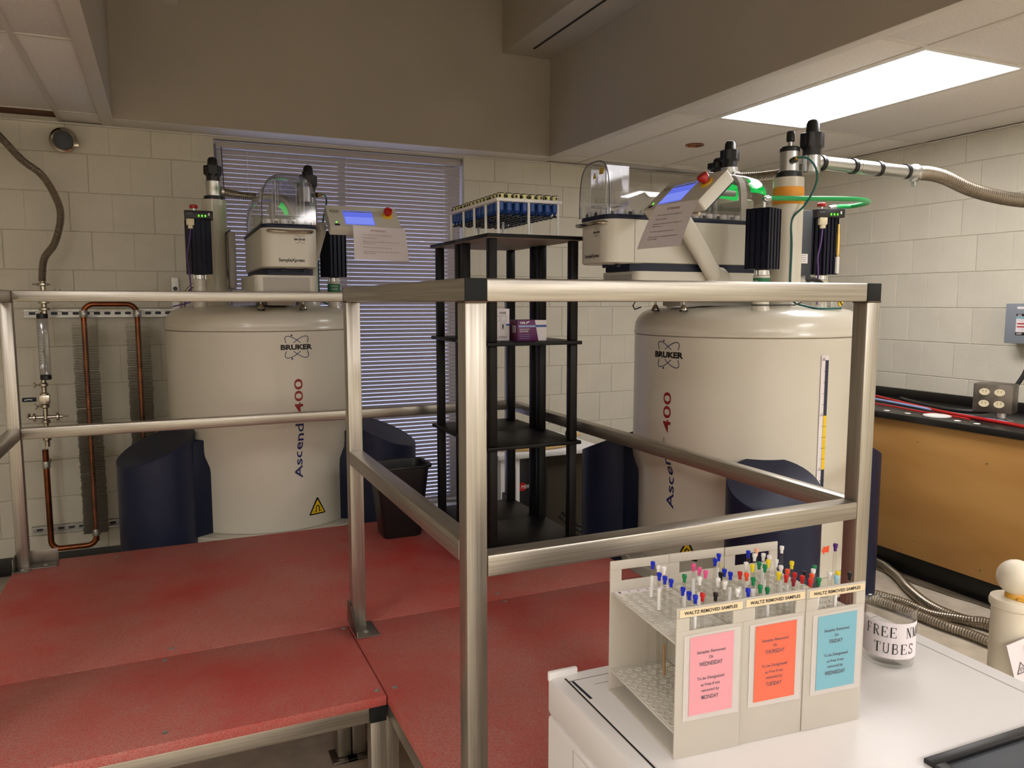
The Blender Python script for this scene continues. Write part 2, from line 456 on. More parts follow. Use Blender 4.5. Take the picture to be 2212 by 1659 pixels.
g = G(); g.box(RX0-.062, RX0, -1.2, WY-.001, CZ-.004, CZ, .001); g.box(RX1, RX1+.062, -1.2, WY-.001, CZ-.004, CZ, .001)
g.box(RX0, RX1, RY, WY-.002, CZ-.004, CZ, .001); struct(g.build('trim_7', 'tbar'))
g = G(); g.box(XL, WX-.002, WY-.022, WY-.0005, CZ-.012, CZ-.0045, .001); struct(g.build('trim_8', 'tbar'))
g = G(); g.box(WX-.022, WX-.0005, -1.2, WY-.025, CZ-.008, CZ-.0015, .001); struct(g.build('trim_9', 'tbar'))
g = G(); g.box(-1.06, -.46, 4.46, WY, CZ+.13, CZ+.14); g.box(-1.06, -.46, 4.66, WY, CZ+.02, CZ+.12)
g.build('open_void', 'wood_beam', ceiling)
pos = ['right hand ceiling, in view above the right magnet', 'right hand ceiling beside the camera', 'left hand ceiling', 'unseen rear ceiling, far left', 'unseen rear ceiling, second from left', 'unseen rear ceiling, third from left', 'unseen rear ceiling, fourth from left', 'unseen rear ceiling, fifth from left', 'unseen rear ceiling, far right']
for i, (a, b, c, d) in enumerate(lamps):
    t = thing('ceiling_light', 'white glowing rectangular fluorescent panel in the ' + pos[i], 'light', ((a+b)/2, (c+d)/2, CZ))
    W, H = (b-a)/2, (d-c)/2
    g = G(); f = .016
    g.box(-W+.01, W-.01, -H+.01, -H+.01+f, -.002, .01); g.box(-W+.01, W-.01, H-.01-f, H-.01, -.002, .01)
    g.box(-W+.01, -W+.01+f, -H+.01+f, H-.01-f, -.002, .01); g.box(W-.01-f, W-.01, -H+.01+f, H-.01-f, -.002, .01)
    g.build('frame', 'white', t)
    g = G(); g.box(-W+.026, W-.026, -H+.026, H-.026, .001, .004); g.build('diffuser', 'lamp', t)
t = tag(G().lathe([(.03, 0), (.055, .0), (.055, -.006), (.04, -.006), (.038, .004)], (2.94, 3.87, CZ+.002), 20).build('sprinkler_escutcheon', 'copper'), 'small dark red ceiling ring set flat in the tile above the right sample changer', 'sprinkler')

# window and blinds
wn = struct(link('window_1', None)); wn.location = (0, 0, 0)
g = G(); x0, x1, z0, z1 = WIN
for a in ((x0, x0+.05, z0, z1), (x1-.05, x1, z0, z1), (x0+.05, x1-.05, z0, z0+.05), (x0+.05, x1-.05, z1-.05, z1), (1.02, 1.06, z0+.05, z1-.05)):
    g.box(a[0], a[1], WY+.17, WY+.22, a[2], a[3], .003)
g.build('window_frame', 'galv', wn)
g = G(); g.box(x0+.05, 1.02, WY+.19, WY+.196, z0+.05, z1-.05); g.build('pane', 'pane', wn)
g = G(); g.box(1.06, x1-.05, WY+.19, WY+.196, z0+.05, z1-.05); g.build('pane', 'pane', wn)
bl = thing('window_blind', 'grey lavender horizontal mini blind closed over the back wall window', 'blind', (0, WY+.045, 0))
bx0, bx1 = x0+.012, x1-.008
g = G(); g.box(bx0, bx1, -.02, .02, 2.325, 2.362, .003); g.build('headrail', 'slat', bl)
q = G(); sw = .0125; ta = math.radians(58)
pr = []
for i in range(5):
    s_ = -1+i*.5; pr.append((s_*sw*math.cos(ta) - .0012*(1-s_*s_)*math.sin(ta), -s_*sw*math.sin(ta) - .0012*(1-s_*s_)*math.cos(ta)))
rg = []
for x in (bx0+.004, bx1-.004):
    rg.append([Vector((x, a, b)) for a, b in pr]+[Vector((x, a+.0005, b+.0005)) for a, b in pr[::-1]])
slat_me = q.rings(rg).build('slat', 'slat', None, 60, True)
z = 2.305
while z > .16:
    o = link('slat', slat_me, bl, (0, 0, z)); o.rotation_euler.x = random.uniform(-.03, .03); z -= .0252
g = G(); g.box(bx0+.004, bx1-.004, -.012, .012, .135, .15, .003); g.build('bottom_rail', 'slat', bl)
for x in (.47, 1.04, 1.66):
    g = G(); g.cyl((x, -.014, .14), (x, -.014, 2.33), .0012, seg=6); g.cyl((x+.012, .014, .14), (x+.012, .014, 2.33), .0012, seg=6); g.build('ladder_cord', 'white', bl)
g = G(); g.cyl((.36, -.03, 1.3), (.33, -.026, 2.33), .003, seg=6); g.build('tilt_wand', 'charcoal', bl)
g = G(); g.box(x0, x1, WY-.02, WY+.17, WIN[2]-.02, WIN[2]-.001, .004); g.build('window_sill', 'soffit', wn)

# ------------------------------------------------ platform and guard rail
DZ = .437
pf = thing('platform', 'low L-shaped access platform with scuffed red gritty deck on a square steel frame', 'platform')
def panel(x0, x1, y0, y1):
    g = G(); g.box(x0, x1, y0, y1, DZ-.026, DZ, .0025); g.build('deck_panel', 'deck', pf)
panel(-.57, 1.585, 2.354, 3.455)
panel(-.57, .4835, 1.872, 2.3515); panel(.4865, 1.585, 1.285, 2.3515)
T = .043
def sq(g, p0, p1, ax, h=T/2, w_=T/2):
    (x0, y0, z0), (x1, y1, z1) = p0, p1
    e = {'x': (0, 1, 1), 'y': (1, 0, 1), 'z': (1, 1, 0)}[ax]
    return g.box(min(x0, x1)-h*e[0], max(x0, x1)+h*e[0], min(y0, y1)-h*e[1], max(y0, y1)+h*e[1], min(z0, z1)-h*e[2], max(z0, z1)+h*e[2], .0045)
def member(name, parent, p0, p1, ax):
    g = G(); sq(g, p0, p1, ax); return g.build(name, 'steel_' + ax, parent)
fz = DZ-.026-T/2-.0005
for y, xa, xb in ((1.9, -.545, .44), (2.352, -.545, .44), (3.43, -.545, 1.56), (1.315, .53, 1.56), (2.352, .53, 1.56)):
    member('frame_rail', pf, (xa, y, fz), (xb, y, fz), 'x')
for x, ya, yb in ((-.545, 1.925, 3.405), (.462, 1.925, 3.405), (.509, 1.34, 2.33), (1.56, 1.34, 3.405)):
    member('frame_rail', pf, (x, ya, fz), (x, yb, fz), 'y')
for x, y in ((-.545, 1.9), (.462, 1.9), (.462, 2.352), (.509, 2.352), (.509, 1.95), (.509, 1.315), (1.56, 1.315), (1.56, 3.43), (.462, 3.43), (-.545, 3.43), (-.545, 2.6)):
    member('leg', pf, (x, y, .012), (x, y, fz-T/2 if y not in (1.9, 3.43, 1.315) else fz+T/2), 'z')
    g = G(); g.box(x-.04, x+.04, y-.04, y+.04, 0, .01, .002); g.build('foot_plate', 'steel_dull', pf)
g = G(); g.box(.4405, .4835, 1.8755, 1.8785, fz-.0215, fz+.0215, .001); g.build('end_cap', 'cap', pf)
for x, y in ((-.025, 2.40), (-.044, 2.325), (.468, 2.33), (-.043, 1.918), (.467, 1.907), (.514, 1.905), (1.021, 2.40), (1.019, 2.325), (-.22, 3.39), (1.5, 2.31), (-.52, 1.92), (.9, 3.39), (-.53, 2.33), (1.05, 1.32)):
    g = G(); g.lathe([(.0, -.001), (.0075, -.001), (.0075, .0012), (.006, .0016), (.003, .0016), (.003, .0006), (0, .0006)], (x, y, DZ), 12); g.build('screw', 'galv', pf)
gr = thing('guard_rail', 'brushed square steel guard rail with mid rails and black end caps round the red platform', 'railing')
ZT, ZM = 1.4785, .9585
XA, XB, XD, YB, YC, YM = -.54, .515, 1.5175, 3.40, 1.3265, 2.33
for nm, p0, p1, ax in [
    ('post', (XA, YB, DZ+.002), (XA, YB, ZT-T/2), 'z'), ('post', (XD, YB, DZ+.002), (XD, YB, ZT-T/2), 'z'),
    ('post', (XB, YM, DZ+.002), (XB, YM, ZT-T/2), 'z'), ('post', (XB, YC, DZ+.002), (XB, YC, ZT-T/2), 'z'),
    ('post', (XD, YC, DZ+.002), (XD, YC, ZT-T/2), 'z'), ('post', (XA, 1.92, DZ+.002), (XA, 1.92, ZT-T/2), 'z'),
    ('top_rail', (XA+T/2, YB, ZT), (XD-T/2, YB, ZT), 'x'), ('top_rail', (XB+T/2, YC, ZT), (XD-T/2, YC, ZT), 'x'),
    ('top_rail', (XB, YM+T/2, ZT), (XB, YC-T/2+.003, ZT), 'y'), ('top_rail', (XD, YB+T/2, ZT), (XD, YC-T/2+.003, ZT), 'y'),
    ('top_rail', (XA, YB+T/2, ZT), (XA, 1.92-T/2, ZT), 'y'),
    ('mid_rail', (XA+T/2, YB, ZM), (XD-T/2, YB, ZM), 'x'), ('mid_rail', (XB+T/2, YC, ZM), (XD-T/2, YC, ZM), 'x'),
    ('mid_rail', (XB, YM-T/2, ZM+.024), (XB, YC+T/2, ZM+.024), 'y'), ('mid_rail', (XD, YB-T/2, ZM), (XD, YC+T/2, ZM), 'y'),
    ('mid_rail', (XA, YB-T/2, ZM), (XA, 1.92+T/2, ZM), 'y')]:
    member(nm, gr, p0, p1, ax)
for x in (XB, XD):
    g = G(); g.box(x-T/2, x+T/2, YC-T/2, YC-T/2+.003, ZT-T/2, ZT+T/2, .001); g.build('end_cap', 'cap', gr)
g = G(); g.box(XB-T/2, XB+T/2, YM+T/2, YM+T/2+.003, ZT-T/2, ZT+T/2, .001); g.build('end_cap', 'cap', gr)
def bracket(x, y, dx, dy):
    g = G(); s_ = T/2
    # angle plate: flat on deck + upstand against post, along direction
    if dy:   # plate spans in y beyond the post
        g.box(x-s_-.004, x+.045, min(y-.02, y+dy*.095), max(y+.02, y+dy*.095), DZ+.0005, DZ+.004, .001)
        prof = [(y+dy*.095, DZ+.0045), (y+dy*.090, DZ+.02), (y+dy*.045, DZ+.04), (y+dy*.015, DZ+.075), (y-dy*.02, DZ+.083), (y-dy*.04, DZ+.075), (y-dy*.045, DZ+.0045)]
        g.rings([[Vector((x-s_-.004, a_, b_)) for a_, b_ in prof], [Vector((x-s_-.0006, a_, b_)) for a_, b_ in prof]])
    else:
        g.box(x-.02, x+.115, y-.045, y+.022, DZ+.0005, DZ+.004, .001)
        g.box(x-.02, x+.115, y+s_+.0005, y+s_+.004, DZ+.001, DZ+.055, .0012)
        g.box(x-s_-.004, x-s_-.0005, y-.075, y+.02, DZ+.001, DZ+.055, .0012); g.box(x-.03, x+.03, y-.075, y-.02, DZ+.0005, DZ+.0038, .001)
    o = g.build('base_bracket', 'steel_dull', gr)
    for p in (((x+.01, y+dy*.06),) if dy else ((x+.075, y-.02), (x+.002, y-.055))):
        g = G(); g.lathe([(.008, 0), (.008, .003), (.004, .005), (0, .005)], (p[0], p[1], DZ+.004), 8); g.build('bolt', 'galv', o)
bracket(XA, YB, 1, 0); bracket(XB, YM, 0, -1); bracket(XB, YC, 0, 1); bracket(XD, YB, 0, -1); bracket(XD, YC, 0, 1)
for x, y in ((XA, YB), (XB, YM), (XD, YC), (XB, YC), (XD, YB)):
    for z in (ZT-T/2,):
        g = G(); h = T/2+.001
        g.box(x-h, x+h, y-h, y+h, z-.0018, z+.0018, .001); g.build('weld_bead', 'weld', gr)

# ------------------------------------------------ magnets (superconducting dewars)
def magnet(mx, my, rz, label, right):
    t = thing('magnet', label, 'magnet', (mx, my, 0), rz)
    R0 = .46
    def rad(a, z):       # a in degrees, recessed arches between the three pillars
        d = min(abs((a+30+180) % 120-60), 60)      # 0 midway between pillars .. 60 at pillar
        d = abs(((a+30) % 120)-60)                  # 0 midway between pillars
        zt = .86 - .16*(d/60)**2
        s_ = max(0, min(1, (zt-z)/.10)); s_ = s_*s_*(3-2*s_)
        return R0 - .028*s_
    seg = 96; rings = []
    for z, k in [(.39, None)]+[(.39+.03*i, None) for i in range(1, 20)]+[(1.05, 0), (1.322, 0)]:
        rings.append([Vector((rad(360*i/seg, z)*math.cos(2*PI*i/seg), rad(360*i/seg, z)*math.sin(2*PI*i/seg), z)) for i in range(seg)])
    g = G(); g.rings(rings); g.build('vessel', 'dewar', t, 40)
    g = G(); g.lathe([(.455, 1.323), (.4625, 1.326), (.4645, 1.331), (.461, 1.336), (.4605, 1.352), (.457, 1.372), (.446, 1.394), (.428, 1.412), (.40, 1.425), (.36, 1.432), (.2, 1.440), (0, 1.443)], (0, 0, 0), 96)
    g.build('lid', 'dewar', t, 60)
    g = G(); g.lathe([(.30, .18), (.40, .24), (.44, .33), (.50, .335), (.505, .34), (.505, .382), (.50, .387), (.40, .389)], (0, 0, 0), 80); g.build('base_flange', 'dewar', t, 40)
    # pillars
    for a in (-30, -150, 90):
        ca, sa = math.cos(math.radians(a)), math.sin(math.radians(a)); D = .60; px, py = D*ca, D*sa; r = .163
        g = G(); n = 40; bot = []; top = []; bev = []
        for i in range(n):
            x, y = r*math.cos(2*PI*i/n), r*math.sin(2*PI*i/n); out = x*ca+y*sa
            zt = .815 - (out/r)*.068
            bot.append(Vector((px+x, py+y, .12))); top.append(Vector((px+x, py+y, zt-.003))); bev.append(Vector((px+x*.985, py+y*.985, zt)))
        g.rings([[Vector((px+(p.x-px)*.8, py+(p.y-py)*.8, .085)) for p in bot], bot, top, bev]); pl = g.build('pillar', 'pillar', t, 30)
        g = G(); g.lathe([(.05, 0), (.05, .02), (.03, .03), (.03, .09)], (px, py, 0), 20); g.lathe([(.085, 0), (.085, .012), (.05, .02)], (px, py, 0), 20); g.build('foot', 'silver', pl)
        rot = Matrix.Rotation(math.radians(a), 3, 'Z')
        g = G(); c = Vector((.45*ca, .45*sa, .60)); g.box(c.x-.06, c.x+.06, c.y-.125, c.y+.125, .385, .83, .006, rot); g.build('side_box', 'navy', t)
    def cf(a0, z0, r=R0, vert=False):
        if vert: return lambda u, v: Vector((((r+.0012)*math.cos(math.radians(a0)-v/r)), ((r+.0012)*math.sin(math.radians(a0)-v/r)), z0+u))
        return lambda u, v: Vector(((r+.0012)*math.cos(math.radians(a0)+u/r), (r+.0012)*math.sin(math.radians(a0)+u/r), z0+v))
    logo(cf(-79, 1.252), .148, t)
    # vertical lettering reads upwards; letter tops point to the left
    rr = R0
    def vf(a0, z0):
        def fn(u, v):
            z = z0+u; a = math.radians(a0) - v/rr; R_ = rad(math.degrees(a) % 360, z)+.0012
            return Vector((R_*math.cos(a), R_*math.sin(a), z))
        return fn
    lettering('Ascend', vf(-76.5, .635), .262, .040, 'inkblue', t, 'lettering', bold=.012, align='l')
    lettering('TM', vf(-79.6, .903), .02, .013, 'inkblue', t, 'lettering', align='l')
    lettering('400', vf(-76.5, .945), .16, .040, 'inkred', t, 'lettering', bold=.008, align='l')
    # triangle sign with horseshoe magnet
    def tf(u, v):
        a = math.radians(-67)+u/.46; z = .45+v; R_ = rad(math.degrees(a) % 360, z); return Vector(((R_+.0015)*math.cos(a), (R_+.0015)*math.sin(a), z))
    def tf2(u, v): p = tf(u, v); return Vector((p.x*1.003, p.y*1.003, p.z))
    def tf3(u, v): p = tf(u, v); return Vector((p.x*1.005, p.y*1.005, p.z))
    flat('warning_sign', tf, [(-.047, 0), (-.043, -.004), (.043, -.004), (.047, 0), (.004, .078), (-.004, .078)], 'ink', t, .0006)
    sg = flat('warning_sign_face', tf2, [(-.038, .003), (.038, .003), (0, .068)], 'gauge_y', t, .0004)
    strip('sign_symbol', tf3, [(-.009, .008), (-.009, .030), (-.006, .037), (0, .040), (.006, .037), (.009, .030), (.009, .008)], .0055, 'ink', t)
    strip('sign_symbol', tf3, [(-.024, .012), (-.015, .012)], .007, 'brass', t); strip('sign_symbol', tf3, [(.015, .012), (.024, .012)], .007, 'brass', t)
    if right:
        gf = lambda u, v: Vector((.4625*math.cos(math.radians(-2.6)+u/.4625), .4625*math.sin(math.radians(-2.6)+u/.4625), v))
        gf2 = lambda u, v: gf(u, v)*1.0 + Vector((.0012, 0, 0))
        gf3 = lambda u, v: gf(u, v)*1.0 + Vector((.0018, 0, 0))
        flat('level_gauge', gf, [(-.017, .30), (.017, .30), (.017, 1.26), (-.017, 1.26)], 'paper', t, .0005)
        zs = [1.242, 1.036, .832, .627, .42, .30]
        for i in range(5):
            flat('gauge_band', gf2, [(.002, zs[i+1]), (.0165, zs[i+1]), (.0165, zs[i]), (.002, zs[i])], 'gauge_b' if i % 2 == 0 else 'gauge_y', t, .0004)
        z = 1.242; k = 0
        while z > .31:
            big = k % 5 == 0
            strip('gauge_tick', gf3, [(-.016 if big else -.006, z), (.0165, z)], .0014, 'ink', t); z -= .0411; k += 1
        for zz, s_ in ((1.245, '100%'), (1.039, '75'), (.835, '50')):
            lettering(s_, lambda u, v, zz=zz: gf3(u-.007, v+zz), .013 if s_ == '100%' else .007, .006, 'ink', t)
        flat('arrow_sticker', gf3, [(.022, .515), (.036, .535), (.036, .528), (.062, .532), (.060, .505), (.036, .508), (.035, .498)], 'cap_o', t, .0006)
    # neck turrets
    def cap(x, y, z0, h=.105, r=.040):
        g = G(); n = 36
        for (z, rf, lob) in ():
            pass
        rg = []
        for z, rb, lb in ((0, r*.78, 0), (.022*h/.105, r*.8, 0), (.030*h/.105, r*.98, .09), (.066*h/.105, r*.98, .09), (.070*h/.105, r*.6, 0), (.092*h/.105, r*.56, 0), (.101*h/.105, r*.42, 0), (h, r*.12, 0)):
            rg.append([Vector((x+(rb*(1+lb*math.cos(6*2*PI*i/n)))*math.cos(2*PI*i/n), y+(rb*(1+lb*math.cos(6*2*PI*i/n)))*math.sin(2*PI*i/n), z0+z)) for i in range(n)])
        g.rings(rg); return g
    ax_, ay_ = -.212, .07
    g = G(); g.lathe([(.066, 1.43), (.062, 1.44), (.057, 1.46), (.057, 1.955)], (ax_, ay_, 0), 32); g.build('neck_column', 'dewar', t)
    g = G(); g.lathe([(.047, 1.951), (.047, 1.972), (.04, 1.975)], (ax_, ay_, 0), 28); g.build('collar', 'black', t)
    g = G(); g.lathe([(.036, 1.97), (.036, 2.010), (.0365, 2.011), (.0365, 2.045)], (ax_, ay_, 0), 28); g.build('neck_tube', 'silver', t)
    cap(ax_, ay_, 2.045, .118, .040).build('valve_cap', 'black', t)
    if right:
        cap(ax_-.09, ay_+.02, 2.036, .07, .052).build('valve_cap', 'black', t)
        g = G(); g.cyl((ax_-.09, ay_+.02, 1.95), (ax_-.09, ay_+.02, 2.04), .03); g.build('neck_tube', 'silver', t)
    bx, by = .217, .005
    g = G(); g.lathe([(.068, 1.43), (.064, 1.44), (.058, 1.46), (.058, 1.935)], (bx, by, 0), 36); g.build('neck_column', 'dewar', t)
    g = G(); g.lathe([(.0588, 1.832), (.0588, 1.898)], (bx, by, 0), 36); lb = g.build('orange_label', 'orange', t)
    lf = lambda u, v: Vector((bx+.0594*math.cos(math.radians(-115 if not right else 205)+u/.0594), by+.0594*math.sin(math.radians(-115 if not right else 205)+u/.0594), 1.855+v))
    lettering('HELIUM', lambda u, v: lf(u, v+.016), .03, .009, 'ink', t); lettering('FILL-IN PORT', lambda u, v: lf(u, v), .045, .009, 'ink', t)
    g = G(); g.lathe([(.048, 1.936), (.048, 1.957), (.04, 1.96)], (bx, by, 0), 28); g.build('collar', 'black', t)
    g = G(); g.lathe([(.0365, 1.957), (.0365, 2.036)], (bx, by, 0), 28); g.build('neck_tube', 'silver', t)
    g = G(); g.lathe([(.0375, 2.034), (.0375, 2.048), (.033, 2.053), (.01, 2.053)], (bx, by, 0), 28); g.build('collar', 'black', t)
    g = G(); g.cyl((bx+.004, by-.002, 2.05), (bx+.004, by-.002, 2.075), .009, seg=12); g.build('valve_stem', 'silver', t)
    g = G(); g.lathe([(.012, 2.072), (.0155, 2.076), (.0155, 2.105), (.013, 2.112), (.004, 2.113)], (bx+.004, by-.002, 0), 14); g.build('valve_knob', 'black', t)
    cx_, cy_ = .25, .085
    g = G(); g.lathe([(.030, 1.955), (.034, 1.96), (.034, 2.02)], (cx_, cy_, 0), 24); g.build('neck_tube', 'silver', t)
    cap(cx_, cy_, 2.012, .148, .043).build('valve_cap', 'black', t)
    # helium side port with cable
    g = G(); g.cyl((bx+.03, by-.015, 1.995), (bx+.062, by-.03, 1.995), .012, seg=12); g.build('port_socket', 'black', t)
    g = G(); g.cyl((bx+.062, by-.03, 1.995), (bx+.080, by-.038, 1.997), .008, seg=10); g.build('brass_fitting', 'brass', t)
    tl = [(bx+.078, by-.038, 1.998), (bx+.102, by-.01, 1.995), (bx+.112, by+.02, 1.965), (bx+.105, by+.04, 1.92), (bx+.094, by+.03, 1.87), (bx+.085, by+.0, 1.82), (.268, -.02, 1.77), (.272, -.02, 1.67), (.272, -.02, 1.52), (.29, -.02, 1.46), (.34, .0, 1.44), (.39, .02, 1.432), (.385, .13, 1.432)] 
    g = G(); g.tube(spline(tl, 8), .0042, 8); g.build('cable', 'teal', t)
    # hose between the turrets
    g = G(); corrugated(g, [(ax_+.03, ay_, 2.0), (ax_+.12, ay_+.04, 1.992), (.05, .12, 1.985), (.19, .10, 1.985), (cx_-.01, cy_, 1.985)], .020, .005); g.build('transfer_hose', 'hose', t)
    g = G(); g.lathe([(.026, -.006), (.026, .006)], (ax_+.042, ay_+.006, 2.0), 16, Matrix.Rotation(PI/2, 3, 'Y')); g.build('hose_clamp', 'silver', t)
    # finned recondenser columns
    def finned(x, y, rot, bar_=False, elbow=False, green=False, z0=1.578, z1=1.798, yaw=0):
        s_ = .046; Rz = Matrix.Rotation(rot, 3, 'Z'); g = G()
        pts = []
        for side in range(4):
            for i in range(4):
                t0 = -s_+2*s_*i/4; e = 2*s_/4
                for (p, d) in ((t0+e*.0, 0), (t0+e*.62, 0), (t0+e*.62, .006), (t0+e, .006)):
                    q_ = (p, -s_+d); c, s2 = [(1, 0), (0, 1), (-1, 0), (0, -1)][side]
                    pts.append(Rz @ Vector((q_[0]*c-q_[1]*s2, q_[0]*s2+q_[1]*c, 0)))
        g.rings([[Vector((x+p.x, y+p.y, z)) for p in pts] for z in (z0, z1)]); h = g.build('heat_sink', 'finned', t, 20)
        zd = 1.425
        g = G(); g.lathe([(.036, 1.415), (.034, 1.43), (.030, 1.44), (.030, z0-.024)], (x, y, 0), 24); g.build('port_neck', 'dewar', t)
        g = G(); g.lathe([(.024, z0-.024), (.026, z0-.022), (.026, z0-.004), (.02, z0)], (x, y, 0), 20)
        for k in range(12):
            a = 2*PI*k/12; g.cyl((x+.026*math.cos(a), y+.026*math.sin(a), z0-.022), (x+.026*math.cos(a), y+.026*math.sin(a), z0-.004), .002, seg=5)
        g.build('knurled_nut', 'silver', t)
        if green:
            g = G(); g.lathe([(.0306, 1.505), (.0306, 1.545)], (x, y, 0), 24); g.build('green_label', 'greenlabel', t)
            gf_ = lambda u, v: Vector((x+.0312*math.cos(math.radians(-98)+u/.0312), y+.0312*math.sin(math.radians(-98)+u/.0312), v))
            lettering('NITROGEN', lambda u, v: gf_(u, v+1.530), .036, .007, 'white', t); lettering('FILL-IN PORT', lambda u, v: gf_(u, v+1.516), .036, .007, 'white', t)
        if bar_:
            Ry = Matrix.Rotation(yaw, 3, 'Z')
            def lp(a, b, c): v = Ry @ Vector((a, b, 0)); return Vector((x+v.x, y+v.y, c))
            g = G(); g.box(x-.055, x+.068, y-.058, y+.03, z1, z1+.036, .002, Ry, (x, y, z1)); g.build('sensor_head', 'black', t)
            f = lambda u, v: lp(u, -.0588, v)
            for i in range(3): flat('status_led', f, [(.004+i*.014, z1+.008), (.010+i*.014, z1+.008), (.010+i*.014, z1+.017), (.004+i*.014, z1+.017)], 'led', t, .001)
            flat('panel_mark', f, [(.047, z1+.014), (.054, z1+.014), (.054, z1+.026), (.047, z1+.026)], 'white', t)
            strip('panel_mark', f, [(-.045, z1+.022), (-.018, z1+.022)], .005, 'inkgrey', t)
            g = G(); g.cyl(lp(-.014, -.01, z1+.034), lp(-.014, -.01, z1+.05), .008, seg=12); g.build('stem', 'silver', t)
            g = G(); g.lathe([(.017, 0), (.0185, .003), (.0185, .013), (.015, .016)], lp(-.014, -.01, z1+.05), 18); g.build('red_knob', 'red', t)
            g = G(); a = lp(-.03, -.055, 0); g.box(a.x-.017, a.x+.017, a.y-.016, a.y+.004, z1-.032, z1-.002, .003, Ry, (a.x, a.y, z1)); g.box(a.x-.010, a.x+.010, a.y-.014, a.y+.002, z1-.047, z1-.03, .002, Ry, (a.x, a.y, z1)); g.build('plug', 'ivory', t)
            g = G()
            cb = [lp(-.03, -.062, z1-.045), lp(-.036, -.066, z1-.10), lp(-.05, -.07, z1-.17), lp(-.045, -.068, z1-.22), lp(-.04, -.06, z1-.3), lp(-.04, -.06, z1-.37)]
            if not right: cb += [lp(-.06, -.04, z1-.385), lp(-.12, -.0, z1-.40)]
            g.tube(spline(cb, 6), .0035, 7); g.build('cable', 'purple', t)
            return lp
        if elbow:
            g = G(); g.cyl((x, y, z1), (x, y, z1+.03), .007, seg=10); g.cyl((x, y, z1+.03), (x+.01, y+.0, z1+.035), .008, seg=8); g.build('elbow', 'silver', t)
    finned(.312, -.20, .35, elbow=right, green=True)
    finned(-.30, -.15, .25, bar_=True, z1=1.836, z0=1.585, yaw=-.05)
    if right:
        finned(.03, .385, PI/2+.1, bar_=True, z1=1.815, z0=1.575, yaw=PI/2-.35)
        g = G(); g.tube(spline([(.312, -.20, 1.832), (.29, -.16, 1.842), (.30, -.02, 1.848), (.29, .27, 1.862), (.20, .46, 1.870), (.07, .52, 1.872), (.05, .46, 1.868), (.06, .40, 1.86)], 12), .0095, 10)
        g.build('gas_hose', 'greenhose', t)
        g = G(); g.cyl((.312, -.20, 1.832), (.303, -.17, 1.838), .0125, seg=12); g.cyl((.06, .42, 1.862), (.06, .385, 1.855), .012, seg=12); g.build('hose_fitting', 'silver', t)
        g = G(); g.box(.05, .056, .222, .300, 1.50, 1.842, .002); g.build('side_panel', 'charcoal', t)
        f = lambda u, v: Vector((.0565, .225+u, v)); f = plane_fn((.0565, .228, 0), (0, 1, 0), (0, 0, 1), .0008)
        flat('rating_label', f, [(.0, 1.62), (.05, 1.62), (.05, 1.66), (.0, 1.66)], 'paper', t)
        for k in range(4): strip('label_line', plane_fn((.0575, .228, 0), (0, 1, 0), (0, 0, 1), .001), [(.006, 1.628+k*.008), (.04, 1.628+k*.008)], .0015, 'inkgrey', t)
        g = G(); g.cyl((.075, .43, 1.60), (.075, .43, 1.79), .006, seg=8); g.cyl((.075, .43, 1.66), (.075, .43, 1.75), .009, seg=8); g.build('brass_valve', 'brass', t)
        g = G(); g.cyl((.075, .43, 1.58), (.075, .43, 1.65), .009, seg=8); g.build('white_sleeve', 'white', t)
        g = G(); g.cyl((.08, .225, 1.548), (.095, .235, 1.552), .017, seg=14); g.build('connector', 'silver', t)
        g = G(); g.tube(spline([(.09, .235, 1.55), (.10, .28, 1.55), (.10, .33, 1.53), (.10, .38, 1.48), (.12, .40, 1.44)], 8), .009, 8); g.build('cable', 'cable', t)
        g = G(); g.cyl((cx_, cy_, 1.998), (cx_, cy_+.25, 1.997), .026, seg=20); g.cyl((cx_, cy_+.25, 1.997), (cx_, cy_+.57, 1.994), .0275, seg=20); g.build('transfer_tube', 'silver', t)
        for yy in (.05, .22, .36, .52):
            g = G(); v = Vector((cx_, cy_+yy, 1.997)); g.lathe([(.0305, -.009), (.0305, .009)], v, 20, Matrix.Rotation(-PI/2, 3, 'X')); g.build('clamp_band', 'black', t)
        g = G(); v = Vector((cx_, cy_+.575, 1.994)); g.lathe([(.02, -.02), (.036, -.008), (.038, 0), (.036, .008), (.02, .02)], v, 20, Matrix.Rotation(-PI/2, 3, 'X')); g.box(v.x-.01, v.x+.01, v.y-.008, v.y+.008, v.z-.055, v.z-.03, .003); g.build('flange_clamp', 'silver', t)
        g = G(); g.tube([(-.14, -.43, 1.435), (-.20, -.42, 1.425), (-.215, -.42, 1.44), (-.21, -.41, 1.46), (-.17, -.36, 1.47)], .003, 6); g.tube([(.34, -.2, 1.445), (.34, -.06, 1.445), (.33, -.02, 1.455), (.31, 0, 1.47)], .003, 6); g.tube([(.312+.032*math.cos(a), -.2+.032*math.sin(a), 1.445) for a in [i*PI/6 for i in range(13)]], .0025, 6); g.build('wire', 'cable', t)
        g = G(); g.box(.24, .25, .22, .34, 1.425, 1.468, .003); g.build('lid_bracket', 'galv', t)
        g = G(); g.lathe([(.012, 0), (.012, .002)], (.252, .27, 1.452), 16, Matrix.Rotation(PI/2, 3, 'Y')); g.build('warning_dot', 'gauge_y', t)
        strip('dot_stripe', plane_fn((.2548, .27, 1.452), (0, 1, 0), (0, 0, 1), .0005), [(-.008, .007), (.007, -.008)], .006, 'ink', t)
    else:
        g = G(); g.box(-.16, -.125, -.02, .16, 1.52, 1.80, .012); g.build('rear_housing', 'creamgrey', t)
        g = G(); g.tube([(-.168, -.02, 1.52), (-.168, -.02, 1.79), (-.15, -.02, 1.805)], .006, 8); g.build('housing_tube', 'chrome', t)
        g = G(); g.tube([(-.15, -.1, 1.50), (-.1, -.2, 1.50), (-.06, -.24, 1.49)], .012, 8); g.build('cable_bundle', 'white', t)
    return t
